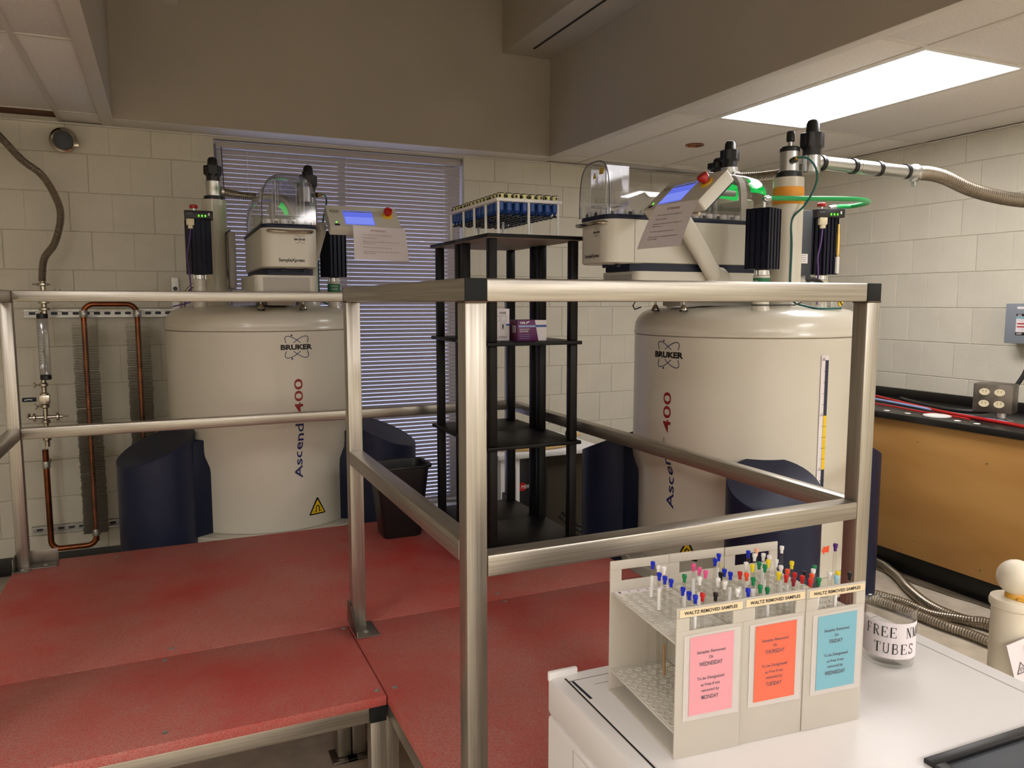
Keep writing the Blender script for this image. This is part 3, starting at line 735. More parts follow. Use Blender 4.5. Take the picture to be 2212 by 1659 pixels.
MAGL = magnet(.456, 4.06, 0, 'tall cream dewar of the left magnet, behind the back rail by the window', False)
MAGR = magnet(2.235, 2.57, -PI/2, 'tall cream dewar of the right magnet with a black and yellow level gauge', True)

# ------------------------------------------------ sample changers on top of the magnets
def rrect(x0, x1, y0, y1, rs, n=6):
    """rounded rectangle, rs = radii at (x0,y0),(x1,y0),(x1,y1),(x0,y1)"""
    P = []
    for (cx, cy, a0, r) in ((x0+rs[0], y0+rs[0], 180, rs[0]), (x1-rs[1], y0+rs[1], 270, rs[1]), (x1-rs[2], y1-rs[2], 0, rs[2]), (x0+rs[3], y1-rs[3], 90, rs[3])):
        for i in range(n+1):
            a = math.radians(a0+90*i/n); P.append((cx+r*math.cos(a), cy+r*math.sin(a)))
    return P
def sampler(mx, my, rz, label, right):
    t = thing('sample_changer', label, 'lab instrument', (mx, my, 0), rz)
    XC = .028; HW = .112; y0, y1 = -.765, .05; Zb, Zs, Zt = 1.598, 1.758, 1.774
    pl = rrect(XC-HW, XC+HW, y0, y1, (.055, .055, .10, .10), 8)
    def ins(d): return [(XC+(x-XC)*(1-d/HW), (y0+y1)/2+(y-(y0+y1)/2)*(1-d/.4)) for x, y in pl]
    g = G(); g.rings([[Vector((x, y, z)) for x, y in ins(d)] for d, z in ((.006, Zb), (0, Zb+.004), (0, Zs))]); g.build('body', 'cream', t)
    g = G(); g.rings([[Vector((x, y, z)) for x, y in ins(d)] for d, z in ((-.002, Zs), (-.003, Zs+.003), (-.003, Zt-.003), (-.001, Zt))]); g.build('trim_band', 'navy', t)
    strip('seam', lambda u, v: Vector((XC+HW+.0006, u, v)), [(-.648, Zb+.004), (-.648, Zs)], .0015, 'inkgrey', t)
    # clear dome swept along the length with rounded arch section
    n = 28
    def arch(hw, h, y, base=Zt):
        out = []
        for i in range(n+1):
            s_ = i/n
            # superellipse arch from left base to right base
            a = PI*(1-s_); c, s2 = math.cos(a), math.sin(a)
            out.append(Vector((XC+hw*math.copysign(abs(c)**.62, c), y, base+h*abs(s2)**.55)))
        return out
    H = .198; hw = HW-.003
    prof = [(y0+.004, .90, .93), (y0+.004, .97, .985), (y0+.018, 1, 1), (-.60, 1, 1), (-.40, 1, .985), (-.18, 1, .965), (-.10, .995, .955), (-.04, .96, .92), (0, .86, .84), (.03, .68, .68), (.043, .45, .45)]
    g = G(); first = arch(hw*.90, H*.93, y0+.004)
    g.rings([arch(hw*a, H*b, y) for y, a, b in prof], close=False, cap=False)
    for side in (0,):
        vs = [g.bm.verts.new(p) for p in first]; g.bm.faces.new(vs)
    g.build('dome', 'dome', t, 40)
    g = G(); e = arch(hw*1.004, H*1.004, y0+.008); g.tube(e, .0022, 6); g.build('dome_edge', 'inkgrey', t)
    # arch rib and rear section
    g = G(); a_, b_, c_, d_ = arch(hw*.99, H*.958, -.155), arch(hw*.99, H*.955, -.125), arch(hw*.86, H*.88, -.125), arch(hw*.86, H*.88, -.155)
    for k in range(n):
        for p, q_ in ((a_, b_), (b_, c_), (c_, d_), (d_, a_)):
            g.quad(p[k], p[k+1], q_[k+1], q_[k])
    g.build('arch_rib', 'cream', t)
    g = G(); g.box(XC-.075, XC+.075, -.12, -.06, Zt, Zt+.09, .01); g.build('robot_housing', 'cream', t)
    g = G(); g.cyl((XC, -.2, Zt), (XC, -.2, Zt+.15), .012, seg=12); g.cyl((XC, -.2, Zt+.12), (XC, -.1, Zt+.12), .012, seg=12); g.build('gripper', 'creamgrey', t)
    # green status light under the rear shoulders
    for sgn in (1, -1):
        g = G(); e = 5
        rg = []
        for yy, k in ((-.10, .97), (-.06, .965), (-.03, .93), (-.01, .88)):
            ar = arch(hw*k*.985, H*.935*k, yy); rg.append([ar[i] for i in ((range(4, 11)) if sgn < 0 else (range(n-10, n-3)))])
        g.rings(rg, close=False, cap=False); g.build('status_light', 'glow', t)
    # loading pocket
    pk = []
    px0, px1, pyf, pyb = XC-.052, XC+.062, -.742, -.665
    base = [(px0, pyf), (px1, pyf), (px1, pyb+.02), (px1-.02, pyb), (px0+.02, pyb), (px0, pyb+.02)]
    g = G(); g.rings([[Vector((x, y, z)) for x, y in base] for z in (1.812, 1.955)]); g.build('loading_pocket', 'dome', t)
    g = G(); g.tube([Vector((x, y, 1.812)) for x, y in base+[base[0]]], .0016, 6)
    for x, y in base: g.cyl((x, y, 1.812), (x, y, 1.95), .0014, seg=6)
    g.build('pocket_edges', 'white', t)
    fp = plane_fn((XC, -.744, 0), (1, 0, 0), (0, 0, 1), .001) if not right else plane_fn((XC, -.744, 0), (1, 0, 0), (0, 0, 1), .001)
    if right:
        flat('caution_label', fp, [(.016, 1.925), (.046, 1.925), (.046, 1.950), (.016, 1.950)], 'gauge_y', t)
        fp2 = plane_fn((XC, -.7448, 0), (1, 0, 0), (0, 0, 1), .001)
        for s_, z in (('WARNING', 1.942), ('Remove', 1.935), ('sample finger', 1.928)): lettering(s_, lambda u, v, z=z: fp2(u+.031, v+z), .022, .0042, 'ink', t)
        flat('caution_label', fp, [(-.030, 1.915), (-.006, 1.915), (-.018, 1.938)], 'gauge_y', t)
        strip('caution_mark', fp2, [(-.030, 1.915), (-.006, 1.915), (-.018, 1.938)], .0018, 'ink', t, True); strip('caution_mark', fp2, [(-.018, 1.921), (-.018, 1.931)], .0025, 'ink', t)
    # cassette chain of sample cups
    path = rrect(XC-HW+.020, XC+HW-.020, y0+.022, y1-.02, (.05, .05, .085, .085), 8)
    P = [Vector((x, y, 0)) for x, y in path+[path[0]]]; cp = resample(P, .0335)
    q_ = G(); q_.lathe([(.0105, 0), (.013, .002), (.0135, .019), (.0115, .0195), (.0105, .006)], (0, 0, 0), 12); cm = q_.build('sample_cup', 'white', None, 40, True)
    q_ = G(); q_.box(-.007, .007, -.0152, -.0135, .002, .012); lm = q_.build('cup_label', 'charcoal', None, 40, True)
    for i, p in enumerate(cp[:-1]):
        o = link('sample_cup', cm, t, (p.x, p.y, Zt+.0005))
        if i % 2 == 0:
            d = (cp[(i+1) % len(cp)]-p); l = link('cup_label', lm, o, (0, 0, 0)); l.rotation_euler.z = math.atan2(d.y, d.x)
    # handle bar
    g = G(); g.tube(spline([(XC-.088, y0+.012, 1.744), (XC-.080, y0-.020, 1.744), (XC, y0-.032, 1.741), (XC+.08, y0-.020, 1.744), (XC+.088, y0+.012, 1.744)], 10), .0065, 10); g.build('handle', 'chrome', t)
    ff = plane_fn((0, y0, 0), (1, 0, 0), (0, 0, 1), .0006)
    logo(lambda u, v: ff(u+.065, v+1.713), .046, t, 'ink')
    lettering('SampleXpress', lambda u, v: ff(u+.030, v+1.622), .104, .013, 'ink', t, bold=.03)
    # lower sled and pedestal
    g = G(); g.prism([(XC-.10, -.60), (XC-.08, -.655), (XC+.09, -.655), (XC+.115, -.60), (XC+.115, .0), (XC-.10, .0)], 1.571, 1.598); g.build('sled', 'navy', t)
    for xx in (XC-.03, XC+.06): g = G(); g.box(xx, xx+.015, -.70, -.685, Zb-.012, Zb); g.build('stop_block', 'navy', t)
    g = G(); pp = rrect(XC-.135, XC+.125, -.645, .0, (.03, .03, .03, .03), 5); g.prism(pp, 1.478, 1.570); g.build('pedestal', 'cream', t)
    fb = plane_fn((XC, -.6455, 0), (1, 0, 0), (0, 0, 1), .0005)
    flat('front_panel', fb, [(-.10, 1.482), (.093, 1.482), (.093, 1.560), (-.10, 1.560)], 'creamgrey', t, .0012)
    for u in (-.08, -.045, .05, .078): strip('panel_tab', plane_fn((XC, -.647, 0), (1, 0, 0), (0, 0, 1), .0008), [(u, 1.554), (u, 1.560)], .001, 'ink', t)
    g = G(); g.box(-.03, .09, -.40, .1, 1.440, 1.479, .004); g.build('mount_bracket', 'creamgrey', t)
    g = G(); g.box(-.11, .14, -.43, .05, 1.462, 1.479, .004); g.build('mount_plate', 'galv', t)
    for x in (-.06, .127):
        g = G(); g.cyl((x, -.413, 1.44), (x, -.413, 1.465), .0045, seg=10); g.lathe([(.006, .0), (.016, -.018), (.016, -.021)], (x, -.413, 1.446), 16); g.build('levelling_foot', 'chrome', t)
        g = G(); g.lathe([(.0165, 1.4195), (.0165, 1.425), (.012, 1.427)], (x, -.413, 0), 16); g.build('foot_pad', 'black', t)
    # arm and display
    g = G(); p0, p1 = Vector((.165, -.29, 1.545)), Vector((.205, -.52, 1.800))
    d = (p1-p0).normalized(); a = Vector((1, 0, 0)) - d*d.x; a.normalize(); b = d.cross(a); R_ = []
    for s_ in [0, .02, .1, .5, .9, .98, 1]:
        c = p0+(p1-p0)*s_; k = {0: .55, .02: .85, 1: .5, .98: .85}.get(s_, 1)
        R_.append([c + a*.022*k*math.cos(2*PI*i/20) + b*.036*k*math.sin(2*PI*i/20) for i in range(20)])
    g.rings(R_); g.build('display_arm', 'cream', t)
    g = G(); g.lathe([(.0, -.02), (.045, -.02), (.055, -.01), (.055, .01), (.045, .02), (0, .02)], (.160, -.28, 1.535), 20, Matrix.Rotation(PI/2, 3, 'Y')); g.build('arm_pivot', 'cream', t)
    ux = Vector((1, 0, 0)); uy = Vector((0, .112, .104)).normalized(); nn = ux.cross(uy)      # face normal towards user
    C0 = Vector((.211, -.665, 1.779)); Wd, Hd = .318, .155
    F = lambda u, v, k=0: C0 + ux*u + uy*v + nn*k
    def plate(name, poly, k0, k1, m, par, shrink=0):
        g = G(); g.rings([[F(u, v, k0) for u, v in poly], [F(u, v, k1) for u, v in poly]]); return g.build(name, m, par)
    g = G(); full = [(0, .004), (.004, 0), (Wd-.004, 0), (Wd, .004), (Wd, Hd-.004), (Wd-.004, Hd), (.004, Hd), (0, Hd-.004)]
    g.rings([[F(u, v, -.042) for u, v in full], [F(u, v, -.002) for u, v in full], [F(Wd/2+(u-Wd/2)*.992, Hd/2+(v-Hd/2)*.985, 0) for u, v in full]]); dp = g.build('display_housing', 'cream', t)
    plate('housing_back', [(.012, .012), (Wd-.012, .012), (Wd-.012, Hd-.006), (.012, Hd-.006)], -.052, -.0425, 'navy', dp)
    s0 = [(.070, .022), (.202, .022), (.202, .121), (.070, .121)]
    plate('screen', s0, .0003, .001, 'screen', dp)
    plate('screen_window', [(.073, .026), (.199, .026), (.199, .075), (.073, .075)], .001, .0014, 'screen2', dp)
    plate('screen_title', [(.073, .108), (.199, .108), (.199, .117), (.073, .117)], .001, .0014, 'lightblue', dp)
    plate('power_button', [(.022, .012), (.044, .012), (.044, .022), (.022, .022)], .0003, .0015, 'navy', dp)
    plate('status_led', [(.029, .030), (.035, .030), (.035, .038), (.029, .038)], .0003, .0015, 'led', dp)
    logo(lambda u, v: F(u+.034, v+.112, .0006), .042, dp, 'ink')
    rotM = Matrix((ux, uy, nn)).transposed()
    g = G(); g.lathe([(.024, 0), (.024, .004), (.019, .006), (.017, .006)], F(.270, .095, .0005), 24, rotM); g.build('stop_ring', 'yellow', dp)
    g = G(); g.lathe([(.012, .005), (.012, .016), (.019, .018), (.0195, .030), (.017, .034), (.004, .0345)], F(.270, .095, .0005), 24, rotM); g.build('stop_button', 'red', dp)
    g = G(); g.cyl(F(.25, -.002, -.045), F(.285, -.002, -.048), .006, seg=8); g.build('stand_bar', 'chrome', dp)
    # taped notice
    nt_ = thing('paper_notice', ('white printed notice taped to the left blue-screened display' if not right else 'white printed notice taped to the right blue-screened display above the arm'), 'notice', (mx, my, 0), rz)
    A = Vector((.307, -.671, 1.789)); B = Vector((.540, -.671, 1.782)); Cc = Vector((.295, -.740, 1.637)); E_ = Vector((.538, -.738, 1.634))
    def pf_(u, v, k=0):  # u 0..1, v 0..1 (down)
        p = (A*(1-u)+B*u)*(1-v) + (Cc*(1-u)+E_*u)*v
        return p + Vector((0, -.006*math.sin(PI*v)*.8 + .004*math.sin(PI*u) - k, 0))
    g = G(); nu = 8
    top = [[g.bm.verts.new(pf_(i/nu, j/nu)) for i in range(nu+1)] for j in range(nu+1)]; bot = [[g.bm.verts.new(pf_(i/nu, j/nu, -.0005)) for i in range(nu+1)] for j in range(nu+1)]
    for j in range(nu):
        for i in range(nu):
            g.bm.faces.new((top[j][i], top[j][i+1], top[j+1][i+1], top[j+1][i])); g.bm.faces.new((bot[j][i], bot[j+1][i], bot[j+1][i+1], bot[j][i+1]))
    g.build('sheet', 'paper', nt_)
    tx = lambda u0, v0: (lambda u, v: pf_(u0+u/.235, v0-v/.16, .0012))
    lettering('ATTENTION', tx(.47, .15), .068, .0085, 'inkred', nt_, align='c')
    for s_, v, wd, mm in (('Tango and Waltz are now both running Night Queue', .27, .132, 'inkgrey'), ('Tango remains the same', .36, .062, 'ink'), ('Night Queue on Waltz is from 8:00 hrs to 18:00 hrs with a 4hr', .47, .160, 'ink'), ('maximum per user', .525, .052, 'ink'), ('Waltz will be in Day Queue mode 7 days a week', .64, .125, 'inkgrey'), ('Tango will continue to run longer samples all day Saturday and', .76, .162, 'ink'), ('Sunday if needed', .815, .050, 'ink')):
        lettering(s_, tx(.17, v), wd, .0042, mm, nt_, align='l')
    return t
sampler(.456, 4.06, 0, 'cream sample changer with clear dome on top of the left magnet, seen end on', False)
sampler(2.235, 2.57, -PI/2, 'cream sample changer with clear dome on top of the right magnet, seen from its side', True)
# hose leaving the right magnet
g = G(); corrugated(g, [(2.908, 2.32, 1.994), (2.97, 2.315, 1.997), (3.06, 2.30, 1.982), (3.2, 2.26, 1.93), (3.40, 2.20, 1.895), (3.62, 2.12, 1.89), (3.9, 2.0, 1.89)], .030, .005, 14, .9)
tag(g.build('quench_hose', 'hose'), 'thick corrugated steel hose running from the right magnet out of the frame on the right', 'hose')

# ------------------------------------------------ black shelf tower on the platform
sh = thing('shelf_tower', 'tall black open shelving tower made of two joined units, standing on the red platform', 'shelves', (0, 0, 0))
SX0, SX1, SY0, SYM, SY1 = 1.086, 1.490, 2.64, 2.985, 3.305
for i, z in enumerate((1.708, 1.305, .908, .517)):
    for (a, b) in ((SY0, SYM-.0006), (SYM+.0006, SY1)):
        g = G(); g.box(SX0, SX1, a, b, z-.014, z, .003); s_ = g.build('shelf_board', 'blackshelf', sh)
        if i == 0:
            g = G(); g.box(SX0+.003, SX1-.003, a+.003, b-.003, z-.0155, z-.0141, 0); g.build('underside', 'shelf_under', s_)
zs = [(1.305, 1.6925), (.908, 1.291), (.517, .894), (DZ+.001, .503)]
for z0, z1 in zs:
    for x in (SX0+.033, SX1-.027):
        for y in (SY0+.035, SYM-.035, SYM+.035, SY1-.035):
            g = G(); g.box(x-.0165, x+.0165, y-.0165, y+.0165, z0, z1-.0005, .004); g.build('post', 'blackshelf', sh)
# tube rack with spinners
TZ = 1.708
ORD = 'first second third fourth fifth sixth seventh eighth ninth tenth eleventh twelfth'.split()
tr = thing('spinner_rack', 'white rack on thin legs holding blue spinners on top of the black shelf tower', 'rack')
tx0, tx1, ty0, ty1, tz = 1.151, 1.430, 2.703, 3.247, 1.8467
g = G(); g.box(tx0, tx1, ty0, ty1, tz-.012, tz, .0015); g.build('top_plate', 'white', tr)
g = G(); g.box(tx0-.04, tx1+.03, ty0-.02, ty1+.02, TZ, TZ+.004, .001); g.build('base_plate', 'white', tr)
for x in (tx0+.012, (tx0+tx1)/2, tx1-.014):
    for y in (ty0+.012, ty0+.135, ty0+.258, ty0+.38, ty1-.012):
        if x != tx0+.012 and y not in (ty0+.012, ty1-.012, ty0+.258): continue
        g = G(); g.cyl((x, y, TZ+.004), (x, y, tz-.012), .0055, seg=8); g.build('leg', 'white', tr)
q = G(); q.lathe([(.004, -.052), (.005, -.048), (.009, -.044), (.0118, -.041), (.0118, -.0135), (.010, -.0125)], (0, 0, 0), 10); mb = q.build('spinner_body', 'spin_blue', None, 40, True)
q = G(); q.lathe([(.0115, .0005), (.0125, .001), (.0125, .0155), (.011, .017), (.006, .017)], (0, 0, 0), 10); mc = q.build('spinner_collar', 'spin_yel', None, 40, True)
q = G(); q.lathe([(.0132, .0165), (.0132, .019), (.012, .0195)], (0, 0, 0), 10)
for k in range(4): a = k*PI/2+.4; q.box(.0125*math.cos(a)-.003, .0125*math.cos(a)+.003, .0125*math.sin(a)-.003, .0125*math.sin(a)+.003, .003, .012)
mk = q.build('spinner_mark', 'black', None, 40, True)
q = G(); q.lathe([(.004, -.061), (.0118, -.0605), (.0115, -.058), (.0045, -.0525)], (0, 0, 0), 10); mf = q.build('spinner_foot', 'black', None, 40, True)
for i in range(8):
    for j in range(13):
        x = tx0+.026+i*(tx1-tx0-.050)/7; y = ty0+.020+j*(ty1-ty0-.040)/12
        if (i, j) in ((2, 6), (5, 4), (6, 9)): continue
        if j == 0: lb = 'blue spinner in the near row of the white rack, %s from the left' % ORD[i]
        elif i == 0: lb = 'blue spinner in the left side row of the white rack, %s behind the corner' % ORD[j-1]
        else: lb = 'blue spinner with yellow and black collar deep inside the white rack'
        s_ = thing('sample_spinner', lb, 'sample holder', (x, y, tz), random.uniform(0, 1.5), 'spinners in the white rack on the shelf tower')
        s_.scale = (1.056,)*3
        for nm, me in (('spinner_body', mb), ('spinner_collar', mc), ('spinner_mark', mk), ('spinner_foot', mf)): link(nm, me, s_)
# boxes on second shelf
Z2 = 1.3055
bx = thing('wipes_box', 'small purple and white carton of tissue wipes on the second shelf of the black tower', 'box', (1.248, 2.724, Z2), .0); bx.scale = (1.056,)*3
g = G(); g.box(0, .118, 0, .112, 0, .076, .001); g.build('carton', 'wipes', bx)
f = plane_fn((0, -.0001, 0), (1, 0, 0), (0, 0, 1))
flat('white_panel', f, [(.085, .0), (.118, 0), (.118, .076), (.070, .076)], 'paper', bx)
flat('blue_band', plane_fn((0, -.0008, 0), (1, 0, 0), (0, 0, 1)), [(.074, .050), (.118, .050), (.118, .058), (.071, .058)], 'bluebar', bx)
flat('light_band', plane_fn((0, -.0008, 0), (1, 0, 0), (0, 0, 1)), [(.004, .050), (.074, .050), (.071, .057), (.004, .057)], 'lightblue', bx)
f2 = plane_fn((0, -.0012, 0), (1, 0, 0), (0, 0, 1))
lettering('VWR', lambda u, v: f2(u+.020, v+.062), .022, .008, 'white', bx, bold=.03); strip('swoosh', f2, [(.034, .064), (.040, .069), (.047, .071)], .004, 'white', bx)
lettering('VWR LIGHT-DUTY', lambda u, v: f2(u+.028, v+.040), .042, .005, 'white', bx, bold=.02); lettering('TISSUE WIPERS', lambda u, v: f2(u+.025, v+.032), .036, .005, 'white', bx, bold=.02)
for k in range(3): strip('small_print', f2, [(.008, .022-k*.007), (.05, .022-k*.007)], .0012, 'lightblue', bx)
fs = plane_fn((-.0001, .112, 0), (0, -1, 0), (0, 0, 1))
flat('side_panel', fs, [(0, 0), (.112, 0), (.112, .076), (0, .076)], 'wipesside', bx, .0003)
fs2 = plane_fn((-.0008, .112, 0), (0, -1, 0), (0, 0, 1))
lettering('VWR', lambda u, v: fs2(u+.03, v+.060), .03, .008, 'white', bx, bold=.03); flat('barcode', fs2, [(.070, .03), (.10, .03), (.10, .056), (.070, .056)], 'paper', bx, .0003)
for k in range(6): strip('bar', plane_fn((-.0014, .112, 0), (0, -1, 0), (0, 0, 1)), [(.074+k*.004, .032), (.074+k*.004, .054)], .002, 'ink', bx)
gb = thing('glove_box', 'upright white carton of gloves on the second shelf behind the tower post', 'box', (1.165, 2.767, Z2)); gb.scale = (1.056,)*3
g = G(); g.box(0, .064, 0, .11, 0, .118, .001); g.build('carton', 'paper', gb)
f = plane_fn((0, -.0001, 0), (1, 0, 0), (0, 0, 1), .001)
lettering('VWR', lambda u, v: f(u+.036, v+.098), .03, .009, 'ink', gb, bold=.02); lettering('NITRILE', lambda u, v: f(u+.036, v+.010), .034, .007, 'ink', gb)
strip('icon_frame', f, [(.028, .04), (.046, .04), (.046, .066), (.028, .066)], .0012, 'ink', gb, True); strip('icon_hand', f, [(.037, .044), (.037, .061)], .006, 'ink', gb); strip('icon_frame', f, [(.006, .072), (.024, .072), (.024, .092), (.006, .092)], .0012, 'ink', gb, True); strip('icon_frame', f, [(.03, .072), (.05, .072), (.05, .092), (.03, .092)], .0012, 'ink', gb, True)
flat('blue_stripe', f, [(.05, .055), (.064, .055), (.064, .062), (.05, .062)], 'bluebar', gb)

# waste bin
bn = thing('waste_bin', 'black rectangular plastic waste bin on the red platform beside the shelf tower', 'bin', (.905, 3.225, DZ), .0)
g = G(); W1, D1, W2, D2, Hh = .085, .065, .118, .088, .305
rg = [[Vector((x, y, z)) for x, y in rrect(-w_, w_, -d_, d_, (r_,)*4, 5)] for w_, d_, z, r_ in ((W1-.006, D1-.006, 0, .02), (W1, D1, .008, .025), (W2, D2, Hh, .035), (W2+.008, D2+.008, Hh, .04), (W2+.008, D2+.008, Hh+.012, .04), (W2-.002, D2-.002, Hh+.012, .034), (W2-.004, D2-.004, Hh-.004, .034), (W1-.008, D1-.008, .012, .02))]
g.rings(rg); g.build('bucket', 'black', bn)
g = G(); g.tube([Vector((x, y, Hh+.008)) for x, y in rrect(-W2-.009, W2+.009, -D2-.009, D2+.009, (.04,)*4, 6)]+[Vector((-W2-.009, -D2+.031, Hh+.008))], .006, 8); g.build('rim', 'black', bn)

# ------------------------------------------------ left wall piping
YP = 4.55
st = thing('strut_channel', 'upper slotted galvanised strut channel on the left part of the back wall', 'strut channel', (-.67, 4.70, 1.375))
def strut(t, L_):
    g = G(); h = .042; n = int(L_/.05)
    g.box(0, L_, .022, .026, 0, h); g.box(0, L_, -.004, .022, 0, .003); g.box(0, L_, -.004, .022, h-.003, h)
    g.box(0, L_, -.006, -.003, 0, .009); g.box(0, L_, -.006, -.003, h-.009, h); g.build('channel', 'galv', t)
    for k in range(n):
        g = G(); x = .02+k*.05; g.prism([(x+.0, 0), (x+.028, 0), (x+.028, .001), (x, .001)], 0, .001) if 0 else g.box(x, x+.03, .0205, .0215, h/2-.007, h/2+.007, .0045); g.build('slot', 'charcoal', t)
strut(st, .73)
st2 = thing('strut_channel', 'lower slotted galvanised strut channel near the foot of the back wall', 'strut channel', (-.70, 4.70, .215)); strut(st2, .5)
ct = thing('heat_exchanger', 'copper pipe loop with two finned vertical runs, on the back wall left of the magnet', 'pipe')
xp1, xp2, xp0 = -.385, -.135, -.594
def pipe(pts, r=.0135): g = G(); g.tube(pts, r, 14); return g.build('pipe', 'copper', ct)
def arc(c, r, a0, a1, n=8): return [(c[0]+r*math.cos(math.radians(a0+(a1-a0)*i/n)), YP, c[1]+r*math.sin(math.radians(a0+(a1-a0)*i/n))) for i in range(n+1)]
pipe([(xp1, YP, .19)]+[(xp1, YP, 1.39)]+arc((xp1+.05, 1.395), .05, 180, 90)+arc((xp2-.05, 1.395), .05, 90, 0)+[(xp2, YP, 1.38), (xp2, YP, .45)])
pipe([(xp0, YP, .70), (xp0, YP, .215)]+arc((xp0+.045, .215), .045, 180, 270)+arc((xp1-.045, .215), .045, 270, 360), .0145)
for x, z0, z1 in ((xp1, .235, 1.352), (xp2, .45, 1.352)):
    g = G(); z = z0; rnd = random.Random(3)
    while z < z1:
        w_ = .058; j = rnd.uniform(-.003, .003); k = rnd.uniform(-.004, .004)
        g.box(x-w_+j, x+w_+j, YP-.015, YP+.05, z, z+.0007, 0, Matrix.Rotation(k, 3, 'Y')); z += .0085 if rnd.random() > .02 else .012
    o = g.build('fin_stack', 'fin', ct, 30); o['kind'] = 'stuff'
for x, z in ((xp1, 1.396), (xp2, 1.396), (xp1, .236), (xp0, .62)):
    g = G(); g.lathe([(.018, -.018), (.019, -.016), (.019, .016), (.018, .018)], (x, YP, z), 16); g.box(x-.006, x+.006, YP+.015, 4.69, z-.01, z+.01); g.cyl((x+.005, YP-.024, z), (x+.005, YP-.014, z), .006, seg=6); g.build('pipe_clamp', 'galv', ct)
fm = thing('flow_meter', 'clear vertical flow meter tube with black ends and steel valve fittings on the back wall', 'flow meter', (-.57, YP, 0))
g = G(); g.box(-.024, .024, -.022, .022, 1.083, 1.375, .004); g.build('clear_body', 'acrylic', fm)
g = G(); g.cyl((0, 0, 1.08), (0, 0, 1.38), .006, seg=10); g.build('inner_tube', 'tube_glass', fm)
g = G(); g.cyl((0, 0, 1.10), (0, 0, 1.33), .0018, seg=6); g.cyl((-.004, 0, 1.20), (-.004, 0, 1.21), .004, seg=8); g.build('float_rod', 'charcoal', fm)
for k in range(15): strip('scale_mark', plane_fn((-.018, -.0225, 1.115+k*.015), (1, 0, 0), (0, 0, 1)), [(0, 0), (.008, 0)], .0022, 'ink', fm)
for z in (1.372, 1.060): g = G(); g.lathe([(.02, z-.0), (.026, z+.002), (.026, z+.024), (.02, z+.026)], (0, 0, 0), 16); g.build('end_fitting', 'black', fm)
g = G(); g.lathe([(.012, .715), (.012, 1.062)], (-.012, 0, 0), 14)
for z in (.755, .845, .925, .985, 1.035): g.lathe([(.012, z-.012), (.021, z-.006), (.021, z+.006), (.012, z+.012)], (-.012, 0, 0), 16)
g.box(-.036, .012, -.02, .02, .935, .985, .004); g.build('valve_stack', 'chrome', fm)
g = G(); g.cyl((-.085, 0, .868), (.065, 0, .868), .009, seg=12)
for x in (-.062, .042): g.lathe([(.012, -.008), (.023, -.004), (.023, .004), (.012, .008)], (x, 0, .868), 14, Matrix.Rotation(PI/2, 3, 'Y'))
g.cyl((.065, 0, .868), (.09, 0, .868), .005, seg=8); g.cyl((-.09, 0, .868), (-.085, 0, .89), .008, seg=8); g.build('cross_fitting', 'chrome', fm)
g = G(); g.box(-.11, -.048, -.008, .006, .951, .972, .003); hd = g.build('valve_handle', 'navy', fm)
strip('handle_mark', plane_fn((-.10, -.009, .962), (1, 0, 0), (0, 0, 1)), [(0, -.002), (.02, .002), (.035, -.001)], .004, 'white', hd)
for z in (.925, 1.035):
    for s_ in (1, -1): g = G(); g.tube([(-.036, -.005, z), (-.05, -.006, z+s_*.006), (-.056, -.006, z+s_*.014), (-.048, -.006, z+s_*.008)], .0028, 6); g.build('wing_nut', 'chrome', fm)
g = G(); g.lathe([(.013, 1.398), (.013, 1.56)], (.012, 0, 0), 14)
for z in (1.42, 1.455, 1.545): g.lathe([(.013, z-.01), (.026, z-.005), (.026, z+.005), (.013, z+.01)], (.012, 0, 0), 16)
g.cyl((-.035, 0, 1.545), (.045, 0, 1.545), .005, seg=8); g.build('top_fitting', 'chrome', fm)
g = G(); g.cyl((-.07, 0, 1.495), (-.07, 0, 1.51), .009, seg=10); g.cyl((.075, 0, 1.495), (.075, 0, 1.51), .004, seg=8); g.tube([(.062, 0, 1.522), (.07, 0, 1.505), (.08, 0, 1.505), (.088, 0, 1.522)], .0018, 6); g.build('bracket_screw', 'charcoal', fm)
g = G(); corrugated(g, [(-.78, 4.50, 2.42), (-.742, 4.52, 2.31), (-.698, 4.54, 2.26), (-.612, 4.55, 2.155), (-.53, 4.55, 2.085), (-.474, 4.55, 1.972), (-.461, 4.55, 1.881), (-.494, 4.55, 1.753), (-.545, 4.55, 1.671), (-.560, YP, 1.556)], .0185, .0045)
tag(g.build('vacuum_hose', 'hose'), 'corrugated steel hose curving down the left of the back wall to the flow meter', 'hose')
wf = thing('wall_port', 'round steel capped pipe port high on the back wall at the left', 'pipe port', (-.44, WY, 2.285))
rX = Matrix.Rotation(PI/2, 3, 'X')
g = G(); g.lathe([(.050, .0), (.050, .05), (.062, .055), (.066, .062), (.062, .075), (.052, .08), (.046, .075), (.046, .04)], (0, 0, 0), 32, rX); g.build('clamp_ring', 'chrome', wf)
g = G(); g.lathe([(.046, .03), (.046, .066), (.02, .069)], (0, 0, 0), 28, rX); g.build('screen_cap', 'charcoal', wf)
g = G(); g.box(.045, .072, -.08, -.055, -.03, .0, .004); g.build('clamp_bolt', 'chrome', wf)
sv = thing('strut_channel', 'short vertical strut with a flexible conduit beside the left magnet top', 'strut channel', (.04, 4.69, 1.33))
g = G(); g.box(0, .035, 0, .04, 0, .26); g.build('channel', 'galv', sv); g = G(); g.lathe([(.012, 0), (.012, .004)], (.018, -.001, .20), 12, rX); g.build('slot', 'charcoal', sv)
g = G(); corrugated(g, [(.05, -.05, .0), (.055, -.06, .10), (.08, -.07, .19), (.14, -.08, .235)], .012, .006, 10); g.build('conduit', 'hose', sv)

